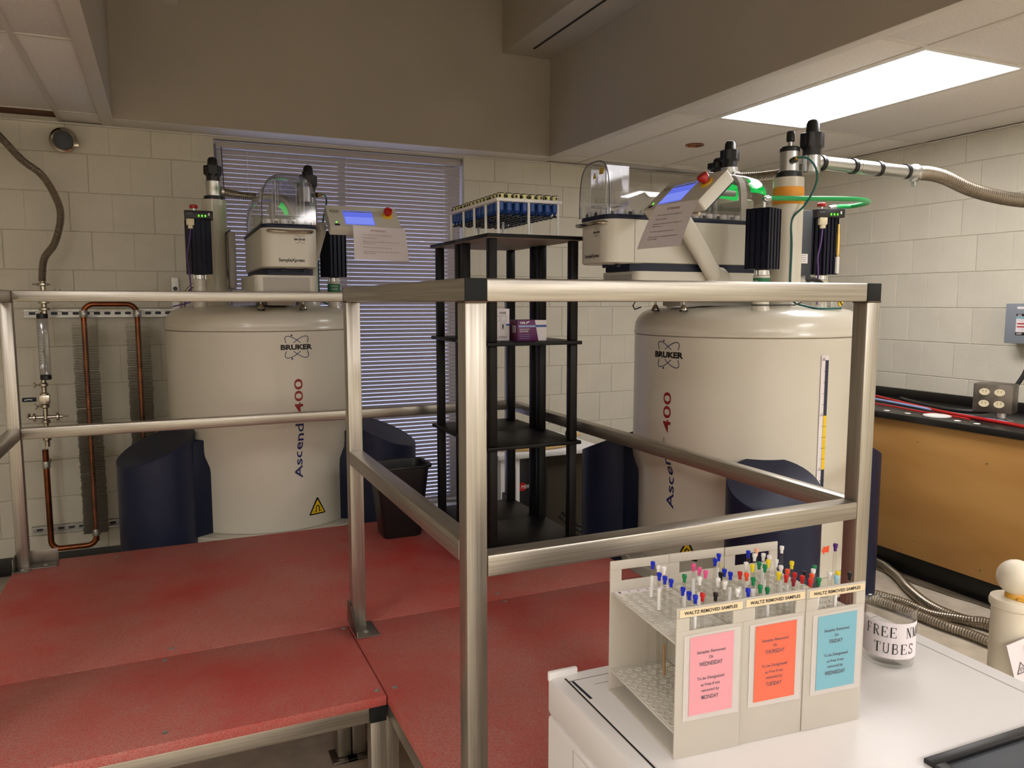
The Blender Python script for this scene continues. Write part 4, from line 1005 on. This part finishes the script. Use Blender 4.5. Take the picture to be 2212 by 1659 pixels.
# ------------------------------------------------ white console cabinet behind the tower
mc_ = thing('console_cabinet', 'white topped console cabinet with dark front on the floor behind the shelf tower', 'cabinet', (0, 0, 0))
g = G(); g.box(1.60, 2.26, 3.74, 4.30, .605, .632, .004); g.build('top', 'white', mc_)
g = G(); g.box(1.62, 1.735, 3.755, 4.28, .0, .604, .004); g.build('white_side', 'white', mc_)
g = G(); g.box(1.7355, 1.905, 3.76, 4.28, .0, .604, .002); fr = g.build('dark_front', 'black', mc_)
g = G(); g.box(1.9055, 2.24, 3.80, 4.28, .0, .604, .002); g.build('olive_panel', 'olive', mc_)
f = plane_fn((1.70, 3.759, 0), (1, 0, 0), (0, 0, 1))
flat('red_disc', f, [(.052+.024*math.cos(i*PI/10), .445+.024*math.sin(i*PI/10)) for i in range(20)], 'red', mc_)
lettering('MERCURY', lambda u, v: plane_fn((1.70, 3.758, 0), (1, 0, 0), (0, 0, 1))(u+.105, v+.435), .125, .020, 'white', mc_, shear=.25)
strip('vent_outline', plane_fn((1.62, 3.754, 0), (1, 0, 0), (0, 0, 1)), [(.03, .33), (.09, .33), (.09, .56), (.03, .56)], .003, 'creamgrey', mc_, True)
g = G(); g.tube(spline([(1.66, 3.85, .645), (1.8, 3.80, .645), (2.0, 3.80, .648), (2.16, 3.90, .65), (2.05, 4.05, .65), (1.85, 3.95, .662), (2.0, 3.86, .672), (2.2, 3.93, .68)], 10), .0105, 8)
tag(g.build('tubing_coil', 'tubing'), 'loose coil of tan rubber tubing on the white console top', 'tubing')
bt = thing('tape_roll', 'small black roll with a white rim on the white console top', 'roll', (2.17, 4.02, .633))
g = G(); g.lathe([(.01, 0), (.028, 0), (.028, .05), (.01, .05)], (0, .0, .03), 18, Matrix.Rotation(PI/2, 3, 'Y')); g.build('roll_body', 'black', bt)
g = G(); g.lathe([(.024, .05), (.03, .05), (.03, .056), (.024, .056)], (0, .0, .03), 18, Matrix.Rotation(PI/2, 3, 'Y')); g.build('rim', 'white', bt)
for i, (a, b) in enumerate(((2.0, 3.6), (2.05, 3.66))):
    g = G(); g.tube(spline([(a-.1, b, .30), (a, b+.02, .22), (a+.12, b, .18), (a+.25, b+.05, .17)], 8), .01, 8); tag(g.build('cable_bundle', 'cable'), 'black cable drooping in front of the console, %s' % ('nearer one' if i == 0 else 'farther one'), 'cable')

cb = thing('rear_box', 'narrow cream equipment box with navy top between the right magnet and the bench', 'equipment box', (3.18, 2.84, 0))
g = G(); g.box(0, .118, 0, .1, 0, 1.015, .004); g.build('case', 'cream', cb); g = G(); g.box(.01, .124, 0, .1, 1.016, 1.197, .006); g.build('cover', 'navy', cb)

# ------------------------------------------------ lab bench on the right wall
BX = 3.50; by0, by1 = 1.4, 4.0
bh = thing('lab_bench', 'black-topped lab bench with an orange plywood front along the right wall', 'bench')
g = G(); g.box(BX-.02, WX-.012, by0, by1, .838, .872, .004); g.build('worktop', 'benchtop', bh)
g = G(); g.box(WX-.035, WX-.0125, by0, by1, .8725, .925, .003); g.build('backsplash', 'benchtop', bh)
g = G(); g.box(BX, BX+.02, by0, by1, .135, .8375, .001); g.build('front_panel', 'ply', bh)
g = G(); g.box(BX+.07, BX+.09, by0, by1, .002, .135, .001); g.build('toe_kick', 'cove', bh)
g = G(); g.box(BX+.021, WX-.02, by0+.01, by1-.01, .136, .8375, .001); g.build('carcass', 'dark', bh)
for y, z in ((2.70, .74), (2.33, .70), (2.69, .22), (2.33, .18), (2.0, .7), (3.1, .74)):
    g = G(); g.lathe([(.004, 0), (.004, .002), (.0015, .003)], (BX-.0005, y, z), 8, Matrix.Rotation(-PI/2, 3, 'Y')); g.build('screw', 'chrome', bh)
BZ = .872
ob = thing('outlet_box', 'grey steel four-outlet box on a short round post at the bench edge', 'outlet box', (3.70, 2.36, BZ), .35)
g = G(); g.lathe([(.05, 0), (.05, .006), (.03, .012), (.022, .02), (.022, .05)], (.04, .05, 0), 20); g.build('post', 'silver', ob)
g = G(); g.box(0, .11, 0, .17, .045, .185, .004); g.build('box', 'steel_dull', ob)
for i in range(2):
    for j in range(2):
        f = plane_fn((-.0002, .17, 0), (0, -1, 0), (0, 0, 1)); cx_, cz_ = .05+.065*i, .088+.058*j
        pts = [(cx_+.021*math.cos(a)*1.1, cz_+.017*math.sin(a)) for a in [k*PI/8 for k in range(16)]]
        o = flat('receptacle', f, pts, 'ivory', ob, .002)
        for dx in (-.007, .007): strip('slot', plane_fn((-.0026, .17, 0), (0, -1, 0), (0, 0, 1)), [(cx_+dx, cz_), (cx_+dx, cz_+.009)], .0022, 'ink', o)
def cable(pts, r, m, nm, label, cat='cable', n=10):
    g = G(); g.tube(spline(pts, n), r, 8); return tag(g.build(nm, m), label, cat)
cable([(3.95, 3.45, BZ+.02), (3.80, 3.0, BZ+.012), (3.70, 2.7, BZ+.010), (3.66, 2.5, BZ+.010), (3.64, 2.33, BZ+.008), (3.6, 2.2, BZ+.008)], .0085, 'red', 'red_hose', 'thicker red hose lying along the black bench top', 'hose')
cable([(3.68, 3.3, BZ+.008), (3.66, 3.0, BZ+.008), (3.62, 2.8, BZ+.008), (3.62, 2.6, BZ+.008), (3.60, 2.5, BZ+.008)], .005, 'red', 'thin_red_cable', 'thinner red cable beside the bench front edge', 'cable')
cable([(3.85, 3.4, BZ+.012), (3.80, 3.1, BZ+.010), (3.73, 2.8, BZ+.009), (3.69, 2.55, BZ+.009), (3.66, 2.35, BZ+.009)], .007, 'lightblue', 'grey_hose', 'pale grey hose running beside the red hose on the bench', 'hose')
g = G(); g.lathe([(.06, 0), (.065, .003), (.065, .009), (.05, .012)], (3.58, 2.66, BZ), 28); tag(g.build('round_disc', 'white'), 'flat white round disc lying on the bench edge', 'disc')
for k, (x, y) in enumerate(((3.53, 3.05), (3.53, 2.92), (3.54, 2.80), (3.54, 2.52), (3.54, 2.42))):
    g = G(); g.lathe([(.014, 0), (.016, .002), (.012, .004)], (x, y, BZ), 14); tag(g.build('white_plug', 'white'), 'small white hole plug on the bench edge, %s' % ('far end', 'second from the far end', 'just behind the white disc', 'just in front of the white disc', 'nearest the outlet box')[k], 'plug', 'white plugs along the bench edge')
cable([(4.05, 2.50, 1.24), (4.04, 2.52, 1.10), (3.99, 2.56, .98), (3.92, 2.56, .92), (3.84, 2.60, BZ+.02), (3.80, 2.75, BZ+.012), (3.85, 2.95, BZ+.012), (3.98, 3.2, BZ+.012)], .0115, 'cable', 'power_cable', 'black power cable from the wall switch box down behind the outlet box')
ds = thing('switch_box', 'grey electrical disconnect box on the right wall at the photo edge', 'electrical box', (4.05, 2.36, 1.24))
g = G(); g.box(0, .099, 0, .292, 0, .208, .004); g.build('enclosure', 'boxgrey', ds)
f = plane_fn((-.0002, .292, 0), (0, -1, 0), (0, 0, 1)); f2 = plane_fn((-.0012, .292, 0), (0, -1, 0), (0, 0, 1))
flat('label_panel', f, [(.06, .045), (.13, .045), (.13, .155), (.06, .155)], 'paper', ds); flat('label_black', f2, [(.06, .142), (.13, .142), (.13, .155), (.06, .155)], 'ink', ds); flat('label_black', f2, [(.06, .045), (.13, .045), (.13, .060), (.06, .060)], 'ink', ds); flat('label_blue', f2, [(.06, .130), (.13, .130), (.13, .140), (.06, .140)], 'sky', ds); flat('label_red', f2, [(.066, .085), (.13, .085), (.13, .091), (.066, .091)], 'red', ds); flat('label_red', f2, [(.066, .101), (.13, .101), (.13, .107), (.066, .107)], 'red', ds)
flat('label_top', f, [(.062, .18), (.11, .18), (.11, .192), (.062, .192)], 'paper', ds)
f3 = plane_fn((-.002, .292, 0), (0, -1, 0), (0, 0, 1))
lettering('ON', lambda u, v: f3(u+.077, v+.144), .02, .009, 'white', ds, bold=.02); lettering('OFF', lambda u, v: f3(u+.08, v+.0475), .028, .009, 'white', ds, bold=.02)
g = G(); g.box(-.02, -.001, .16, .175, .06, .16, .003); g.build('switch_lever', 'black', ds)
# floor hoses
def fh(pts, r, nm, label, cor=True):
    g = G()
    if cor: corrugated(g, pts, r, .006, 12)
    else: g.tube(spline(pts, 10), r, 8)
    return tag(g.build(nm, 'hose'), label, 'hose')
fh([(3.45, 3.6, .028), (3.56, 3.05, .026), (3.467, 2.775, .026), (3.34, 2.58, .026), (3.25, 2.40, .026), (3.235, 2.25, .026), (3.28, 2.10, .026), (3.3, 1.8, .026), (3.25, 1.3, .026)], .024, 'floor_hose', 'braided steel floor hose nearest the bench, crossing in front of the toe kick')
fh([(2.95, 3.0, .022), (3.10, 2.72, .022), (3.175, 2.50, .022), (3.175, 2.33, .022), (3.18, 2.17, .055), (3.21, 2.02, .07), (3.2, 1.5, .024)], .020, 'floor_hose', 'braided steel floor hose in the middle of the three')
fh([(2.92, 2.9, .026), (3.05, 2.6, .026), (3.09, 2.40, .026), (3.10, 2.22, .026), (3.12, 2.04, .026), (3.1, 1.5, .026)], .024, 'floor_hose', 'ribbed steel floor hose nearest the beaker')
fh([(3.5, 3.2, .010), (3.485, 2.8, .010), (3.50, 2.5, .010), (3.53, 2.25, .010), (3.52, 1.6, .010)], .007, 'floor_cable', 'thin grey cable on the floor by the toe kick', False)
fh([(3.52, 3.2, .008), (3.54, 2.7, .008), (3.545, 2.4, .008), (3.55, 1.7, .008)], .006, 'floor_cable', 'thinnest grey cable tucked against the toe kick', False)

# bollard
bo = thing('barrier_post', 'white plastic barrier post topped by a white ball, at the right edge', 'post', (2.165, 1.335, 0))
g = G(); g.lathe([(.11, 0), (.11, .01), (.057, .02), (.057, .60)], (0, 0, 0), 32); g.build('post', 'bollard', bo)
g = G(); g.lathe([(.0585, .595), (.063, .600), (.064, .612), (.061, .622), (.02, .624)], (0, 0, 0), 32); g.build('cap', 'bollard', bo)
g = G(); g.lathe([(.02, .622), (.026, .624), (.026, .633), (.022, .64)], (0, 0, 0), 20); g.tube([(-.02, -.02, .626), (-.015, -.035, .625), (0, -.04, .6245)], .006, 6); g.build('glue_ring', 'glue', bo)
g = G(); n_ = 14; g.lathe([(.050*math.sin(PI*i/n_), .682-.050*math.cos(PI*i/n_)) for i in range(n_+1)], (0, 0, 0), 28); g.build('ball', 'bollard', bo, 60)
g = G(); g.box(-.056, -.050, -.012, -.004, .52, .59, .002); g.build('slot', 'glue', bo)
sn = thing('danger_sign', 'white tilted sign with red block and magnet triangle on the barrier post', 'sign', (2.165, 1.335, 0))
ux = Vector((.95, -.22, .30)).normalized(); nrm = Vector((-.36, -.93, 0)); uyv = nrm.cross(ux).normalized()*1
if uyv.z < 0: uyv = -uyv
fn_ = lambda o_: plane_fn(Vector((-.058, -.062, .375)), ux, uyv, o_)
flat('board', fn_(0), [(0, 0), (.22, 0), (.22, .15), (0, .15)], 'paper', sn, .003)
flat('red_block', fn_(.0035), [(.05, .05), (.21, .05), (.21, .13), (.05, .13)], 'red', sn, .0006)
strip('triangle', fn_(.0045), [(.012, .06), (.044, .06), (.028, .09)], .004, 'ink', sn, True); strip('triangle_mark', fn_(.0045), [(.024, .064), (.024, .074), (.032, .074), (.032, .064)], .002, 'ink', sn)
lettering('A', lambda u, v: fn_(.0048)(u+.085, v+.07), .04, .045, 'white', sn, bold=.03)

# ------------------------------------------------ white equipment in front
SZ = .82
rzE = math.radians(-1.5)
eq = thing('white_cabinet', 'white enamel equipment cabinet with a grooved lid and black corner grip, front right', 'cabinet', (.571, 1.124, 0), rzE)
EW, ED = .742, .85
g = G(); g.box(0, EW, -ED, 0, .05, SZ-.07, .008); g.build('body', 'whitebox', eq)
g = G(); g.box(0, EW, -ED, 0, SZ-.068, SZ-.002, .008); g.build('top_frame', 'whitebox', eq)
g = G(); g.box(.028, EW-.012, -ED+.03, -.035, SZ-.002, SZ+.0, .0008); g.build('lid', 'whitebox', eq)
g = G(); g.box(.0, .055, -.010, 0, SZ-.01, SZ+.008, .003); g.build('hinge_cover', 'whitebox', eq)
fL = plane_fn((0, 0, 0), (1, 0, 0), (0, 1, 0), .0003)
strip('lid_seam', lambda u, v: Vector((u, v, SZ-.0015)), [(.0245, -.02), (.0245, -ED)], .0035, 'ink', eq)
strip('lid_seam', lambda u, v: Vector((u, v, SZ-.0015)), [(.0245, -.0325), (EW-.01, -.0325)], .0022, 'inkgrey', eq)
strip('hinge_slot', lambda u, v: Vector((u, v, SZ+.0003)), [(.030, -.037), (.032, -.10)], .005, 'navy', eq)
fS = plane_fn((-.0002, 0, 0), (0, -1, 0), (0, 0, 1))
strip('side_groove', fS, [(.10, .3), (.10, .74), (.25, .74)], .0012, 'creamgrey', eq); strip('side_groove', fS, [(.12, .66), (.40, .66)], .001, 'creamgrey', eq)
for xx, zz in ((.15, .05), (.6, .05)):
    g = G(); g.cyl((xx, -.1, 0), (xx, -.1, .05), .03, seg=16); g.cyl((xx, -ED+.1, 0), (xx, -ED+.1, .05), .03, seg=16); g.build('foot', 'black', eq)
# black recessed grip across the near part of the lid
for nm, q_ in (('grip_frame', [(.375, .80, -.447, -.430, .007), (.375, .394, -.60, -.4475, .007), (.3945, .80, -.60, -.585, .007)]), ('grip_recess', [(.3945, .80, -.5845, -.4475, .0022)])):
    g = G()
    for x0_, x1_, y0_, y1_, h_ in q_: g.box(x0_, min(x1_, EW-.004), y0_, y1_, SZ+.0002, SZ+h_, .0008)
    g.build(nm, 'black' if nm == 'grip_frame' else 'charcoal', eq)
strip('lid_ridge', lambda u, v: Vector((u, v, SZ+.0004)), [(.697, -.06), (.697, -.42)], .0016, 'creamgrey', eq)
strip('lid_ridge', lambda u, v: Vector((u, v, SZ+.0004)), [(.06, -.06), (.697, -.06)], .0016, 'creamgrey', eq)

# ------------------------------------------------ frosted tube racks with cards
RA = math.radians(-5.1); RO = Vector((.621, .831, SZ+.0005)); RW = .1075; RD = .203; RH = .219
cards = [('pink', ['Samples Removed', 'On', 'WEDNESDAY', 'To be Designated', 'as Free if not', 'removed by', 'MONDAY']),
         ('coral', ['Samples Removed', 'On', 'THURSDAY', 'To be Designated', 'as Free if not', 'removed by', 'TUESDAY']),
         ('sky', ['Samples Removed', 'On', 'FRIDAY', 'To be Designated', 'as Free if not', 'removed by', 'WEDNESDAY'])]
cn = ['pink WEDNESDAY', 'orange THURSDAY', 'blue FRIDAY']
q = G(); n_ = 0
def rim_grid(w_, d_, z_):
    g = G(); nx, ny = 6, 11
    for i in range(nx):
        for j in range(ny):
            x, y = w_*(i+.5)/nx, .006+(d_-.012)*(j+.5)/ny; r = .0052; nseg = 8; A_ = []; B_ = []; C_ = []
            for k in range(nseg):
                c, s_ = math.cos(2*PI*k/nseg), math.sin(2*PI*k/nseg)
                A_.append(g.bm.verts.new((x+r*1.25*c, y+r*1.25*s_, z_+.0002))); B_.append(g.bm.verts.new((x+r*c, y+r*s_, z_+.0014))); C_.append(g.bm.verts.new((x+r*.6*c, y+r*.6*s_, z_+.0001)))
            for k in range(nseg):
                l = (k+1) % nseg; g.bm.faces.new((A_[k], A_[l], B_[l], B_[k])); g.bm.faces.new((B_[k], B_[l], C_[l], C_[k]))
            g.bm.faces.new(C_)
    return g.build('hole_rims', 'frost_shelf', None, 60, True)
rims = rim_grid(RW-.004, RD-.012, 0)
for i in range(3):
    t = thing('tube_rack', 'frosted plastic tube rack with the %s card on its front' % cn[i], 'rack', RO + Matrix.Rotation(RA, 3, 'Z') @ Vector((i*.1085, (0, .0015, .0)[i], 0)), RA)
    for nm, y, th in (('front_panel', 0, .003), ('back_panel', RD, .003)):
        g = G(); a, b = .020, .091
        g.box(0, RW, y, y+th, 0, RH-.034, .0008); g.box(0, a, y, y+th, RH-.0338, RH-.0152, 0); g.box(b, RW, y, y+th, RH-.0338, RH-.0152, 0); g.box(0, RW, y, y+th, RH-.015, RH, .0008); g.build(nm, 'frost', t)
    for z in (.168, .038):
        g = G(); g.box(.0015, RW-.0015, .0035, RD-.0005, z-.003, z, .0006); s_ = g.build('shelf', 'frost_shelf', t)
        o = link('hole_rims', rims, s_, (.002, .008, z)); o['kind'] = 'stuff'
    g = G(); g.box(.001, RW-.001, .004, RD-.001, .001, .004, .0006); g.build('base_tray', 'frost', t)
    f = plane_fn((0, -.0003, 0), (1, 0, 0), (0, 0, 1), .0002)
    flat('tape_label', f, [(.004, .2055), (RW-.002, .2055), (RW-.002, .2165), (.004, .2165)], 'tape', t, .0004)
    lettering('WALTZ REMOVED SAMPLES', lambda u, v: plane_fn((0, -.001, 0), (1, 0, 0), (0, 0, 1), .0003)(u+RW/2, v+.2088), .086, .0048, 'ink', t, bold=.022)
    flat('card_sleeve', plane_fn((0, -.0006, 0), (1, 0, 0), (0, 0, 1), .0001), [(.012, .054), (.103, .053), (.103, .181), (.012, .178)], 'sleeve', t, .0004)
    flat('card', plane_fn((0, -.0014, 0), (1, 0, 0), (0, 0, 1), .0001), [(.021, .061), (.092, .061), (.092, .176), (.021, .175)], cards[i][0], t, .0004)
    f4 = plane_fn((0, -.0022, 0), (1, 0, 0), (0, 0, 1), .0002)
    for s_, z, wd, hh in zip(cards[i][1], (.150, .1415, .1315, .1115, .102, .0935, .0825), (.046, .007, .038 if i == 0 else .034, .044, .031, .029, .028), (.0045, .0045, .0062, .0045, .0045, .0045, .0062)):
        if i == 2 and s_ == 'FRIDAY': wd = .024
        if i == 2 and s_ == 'WEDNESDAY': wd = .038
        lettering(s_, lambda u, v, z=z: f4(u+.055, v+z), wd, hh, 'inkgrey', t, bold=.01)
    if i == 0:
        fb = plane_fn((0, .2025, 0), (1, 0, 0), (0, 0, 1), .0003)
        flat('number_strip', lambda u, v: Vector((u, v, .1685)), [(.004, RD-.016), (RW-.004, RD-.016), (RW-.004, RD-.004), (.004, RD-.004)], 'paper', t)
        for k in range(6): lettering(str(1+k), lambda u, v, k=k: Vector((.012+k*.0166+u, RD-.013+v, .1694)), .004, .006, 'ink', t)
caps = [(0.0503, 0.1561, 1.045, 'b'), (0.0499, 0.138, 1.045, 'w'), (0.0547, 0.1294, 1.045, 'w'), (0.0345, 0.1085, 1.045, 'b'), (0.0349, 0.0925, 1.045, 'b'), (0.0372, 0.0786, 1.045, 'b'), (0.1709, 0.1548, 1.045, 'b'), (0.1515, 0.136, 1.045, 'b'), (0.1483, 0.1156, 1.045, 't'), (0.1052, 0.1259, 1.045, 'p'), (0.1047, 0.1087, 1.045, 'p'), (0.1061, 0.0938, 1.045, 'p'), (0.0663, 0.0892, 1.045, 'g'), (0.0362, 0.0444, 1.045, 'b'), (0.0357, 0.0273, 1.045, 'b'), (0.037, 0.0133, 1.045, 'b'), (0.0507, 0.0166, 1.045, 'r'), (0.0692, 0.0122, 1.045, 'k'), (0.0819, 0.0726, 1.045, 'w'), (0.1234, 0.0793, 1.045, 'k'), (0.1375, 0.0906, 1.045, 'b'), (0.1378, 0.0756, 1.045, 'b'), (0.1051, 0.0596, 1.045, 'w'), (0.1074, 0.0457, 1.045, 'w'), (0.1531, 0.0729, 1.045, 'r'), (0.1589, 0.0644, 1.045, 'o'), (0.1566, 0.0451, 1.045, 'g'), (0.2254, 0.1516, 1.045, 'b'), (0.2258, 0.1356, 1.045, 'w'), (0.2451, 0.1564, 1.045, 'e'), (0.2402, 0.1319, 1.045, 'w'), (0.2432, 0.1211, 1.045, 'w'), (0.2277, 0.1037, 1.045, 'y'), (0.1874, 0.1051, 1.045, 'w'), (0.1905, 0.0933, 1.045, 'y'), (0.2079, 0.0999, 1.045, 'g'), (0.2082, 0.0858, 1.045, 'g'), (0.241, 0.1008, 1.045, 'w'), (0.2935, 0.1537, 1.045, 'w'), (0.2293, 0.0747, 1.045, 'w'), (0.2584, 0.0853, 1.045, 'y'), (0.2063, 0.0505, 1.045, 'y'), (0.2278, 0.0575, 1.045, 'o'), (0.2104, 0.0389, 1.045, 'r'), (0.2282, 0.0415, 1.045, 'r'), (0.2108, 0.0228, 1.045, 'm'), (0.2305, 0.0276, 1.045, 'r'), (0.2493, 0.0293, 1.045, 'o'), (0.2328, 0.0127, 1.045, 'r'), (0.266, 0.0458, 1.045, 'w'), (0.2789, 0.058, 1.045, 'g'), (0.2479, 0.0121, 1.045, 'g'), (0.1225, 0.0109, 1.045, 'b'), (0.1471, 0.0161, 1.045, 'g'), (0.1674, 0.026, 1.035, 'g'), (0.108, 0.0157, 1.045, 'w'), (0.1441, 0.0279, 1.035, 'w'), (0.2462, 0.0421, 1.045, 'k'), (0.2807, 0.0271, 1.045, 'w'), (0.2949, 0.0253, 1.045, 'y'), (0.2791, 0.0109, 1.045, 'l'), (0.3195, 0.060, 1.075, 'u'), (0.3081, 0.0155, 1.045, 'k')]
CN = dict(b='blue', w='white', g='green', r='red', y='yellow', o='orange', p='pink', k='black', m='maroon', u='purple', e='peach', t='tan', l='pale blue')
ordn = ['leftmost', 'second from the left', 'third from the left', 'fourth from the left', 'fifth from the left', 'sixth from the left', 'seventh from the left', 'eighth from the left', 'ninth from the left', 'tenth from the left', 'eleventh from the left', 'twelfth from the left', 'thirteenth from the left', 'fourteenth from the left', 'fifteenth from the left']
from collections import Counter
cnt = Counter(c[3] for c in caps)
# horizontal order as seen from the front
def sx(c):
    p = RO + Matrix.Rotation(RA, 3, 'Z') @ Vector((c[0], c[1], 0)); return math.atan2(p.x, p.y)
order = {}
for k in cnt:
    for n_, c in enumerate(sorted([c for c in caps if c[3] == k], key=sx)): order[id(c)] = n_
q = G(); q.lathe([(.0012, -.178), (.0025, -.175), (.0025, 0), (.0021, 0)], (0, 0, 0), 8); tube_me = q.build('glass_tube', 'tube_glass', None, 60, True)
capm = {}
for k in cnt:
    q = G(); q.lathe([(.0024, -.0065), (.0026, -.0010), (.0036, .0005), (.0037, .0052), (.0022, .0058)], (0, 0, 0), 12); capm[k] = q.build('cap', 'cap_' + k, None, 40, True)
q = G(); q.lathe([(.002, -.170), (.002, -.12)], (0, 0, 0), 6); liq = q.build('liquid', 'liquid', None, 60, True)
q = G(); q.lathe([(.00262, -.052), (.00262, -.018)], (0, 0, 0), 8); lbm = q.build('paper_label', 'white', None, 60, True)
for n_, c in enumerate(caps):
    x, y, z, k = c
    top = z-.001
    if cnt[k] == 1: lb = 'glass sample tube with the only %s cap' % CN[k]
    else: lb = '%s capped glass sample tube, %s of the %s caps' % (CN[k], 'rightmost' if order[id(c)] == cnt[k]-1 else ordn[order[id(c)]], CN[k])
    p = RO + Matrix.Rotation(RA, 3, 'Z') @ Vector((x, y, 0))
    t = thing('sample_tube', lb, 'sample tube', (p.x, p.y, top), 0, '%s capped tubes in the racks' % CN[k] if cnt[k] > 1 else None)
    t.rotation_euler.x = random.uniform(-.03, .03); t.rotation_euler.y = random.uniform(-.03, .03)
    link('glass_tube', tube_me, t); link('cap', capm[k], t)
    if n_ % 5 == 2: link('liquid', liq, t)
    if n_ % 3 == 0: link('paper_label', lbm, t)
# beaker
bk = thing('beaker', 'clear glass beaker with a white FREE NMR TUBES paper band, beside the racks', 'beaker', (1.153, .925, SZ+.0005))
g = G(); r = .042; g.lathe([(.036, 0), (.041, .003), (r, .010), (r, .100), (.0445, .104), (.0445, .106), (.0415, .104), (r-.0018, .098), (r-.0018, .012), (.036, .006)], (0, 0, 0), 40); g.build('glass', 'beaker', bk, 60)
aC = math.atan2(-.925, -1.153) + math.radians(14)
band = lambda u, v: Vector(((r+.0007)*math.cos(aC+u/r), (r+.0007)*math.sin(aC+u/r), v))
g = G(); n_ = 30; A_ = [band(-.066+.132*i/n_, .020) for i in range(n_+1)]; B_ = [band(-.066+.132*i/n_, .084) for i in range(n_+1)]
g.rings([A_, B_], close=False, cap=False); g.build('paper_band', 'paper', bk, 60)
# serif lettering drawn stroke by stroke: (polyline, width) on a 1 x 1 box
def serif(ch):
    S = {}
    k, n = .15, .055
    sf = lambda x, y, w_=.36: ([(x-w_/2, y), (x+w_/2, y)], .05)
    S['F'] = [([(.22, 0), (.22, 1)], k), ([(.1, .975), (.85, .975)], n), ([(.85, 1), (.85, .78)], n), ([(.22, .5), (.62, .5)], n), ([(.62, .6), (.62, .4)], n), sf(.22, .025)]
    S['E'] = [([(.22, 0), (.22, 1)], k), ([(.1, .975), (.85, .975)], n), ([(.85, 1), (.85, .78)], n), ([(.22, .5), (.62, .5)], n), ([(.62, .6), (.62, .4)], n), ([(.1, .025), (.9, .025)], n), ([(.9, 0), (.9, .24)], n)]
    S['R'] = [([(.22, 0), (.22, 1)], k), ([(.08, .975), (.55, .975), (.74, .9), (.8, .76), (.74, .6), (.55, .52), (.22, .52)], .08), ([(.48, .52), (.86, .02)], .13), sf(.22, .025), sf(.88, .025, .22)]
    S['N'] = [([(.2, 0), (.2, 1)], n), ([(.18, .98), (.82, .02)], .14), ([(.82, 0), (.82, 1)], n), sf(.2, .025, .3), sf(.16, .975, .26), sf(.82, .975, .3)]
    S['M'] = [([(.14, 0), (.14, 1)], n), ([(.14, .98), (.5, .04)], .13), ([(.5, .04), (.86, .98)], n), ([(.86, 0), (.86, 1)], .13), sf(.14, .025, .26), sf(.86, .025, .3), sf(.12, .975, .2), sf(.88, .975, .2)]
    S['T'] = [([(.5, 0), (.5, 1)], k), ([(.08, .97), (.92, .97)], n), ([(.09, 1), (.09, .76)], n), ([(.91, 1), (.91, .76)], n), sf(.5, .025)]
    S['U'] = [([(.2, 1), (.2, .3), (.26, .12), (.42, .03), (.58, .03), (.74, .12), (.8, .3), (.8, 1)], .09), sf(.2, .975, .32), sf(.8, .975, .28)]
    S['B'] = [([(.22, 0), (.22, 1)], k), ([(.08, .975), (.55, .975), (.72, .9), (.76, .76), (.70, .6), (.55, .53), (.22, .53)], .08), ([(.5, .53), (.74, .46), (.84, .28), (.76, .1), (.55, .025), (.08, .025)], .08)]
    S['S'] = [([(.8, .74), (.72, .92), (.5, .98), (.28, .92), (.2, .76), (.3, .6), (.66, .44), (.8, .28), (.72, .1), (.48, .02), (.26, .08), (.17, .28)], .09), ([(.8, 1), (.8, .74)], n), ([(.17, 0), (.17, .28)], n)]
    return S[ch]
def serif_line(word, x0, z0, h, adv):
    g = G()
    for i, ch in enumerate(word):
        if ch == ' ': continue
        for pl, wd in serif(ch):
            P = [(x0+i*adv+p[0]*adv*.86, z0+p[1]*h) for p in pl]; W_ = wd*h*.8
            n = len(P); fine = []
            for a, b in zip(P, P[1:]):
                m = max(1, int(math.hypot(b[0]-a[0], b[1]-a[1])/.004))
                for q_ in range(m): fine.append((a[0]+(b[0]-a[0])*q_/m, a[1]+(b[1]-a[1])*q_/m))
            fine.append(P[-1]); L = []; R = []
            for j, p in enumerate(fine):
                a, b = fine[max(j-1, 0)], fine[min(j+1, len(fine)-1)]; dx, dy = b[0]-a[0], b[1]-a[1]; d = math.hypot(dx, dy) or 1
                f_ = lambda u, v: Vector(((r+.0013)*math.cos(aC+u/r), (r+.0013)*math.sin(aC+u/r), v))
                L.append(g.bm.verts.new(f_(p[0]-dy/d*W_/2, p[1]+dx/d*W_/2))); R.append(g.bm.verts.new(f_(p[0]+dy/d*W_/2, p[1]-dx/d*W_/2)))
            for j in range(len(fine)-1): g.bm.faces.new((L[j], R[j], R[j+1], L[j+1]))
    return g.build('lettering', 'ink', bk, 60)
serif_line('FREE NMR', -.050, .058, .0185, .0135)
serif_line('TUBES', -.034, .029, .0185, .0142)
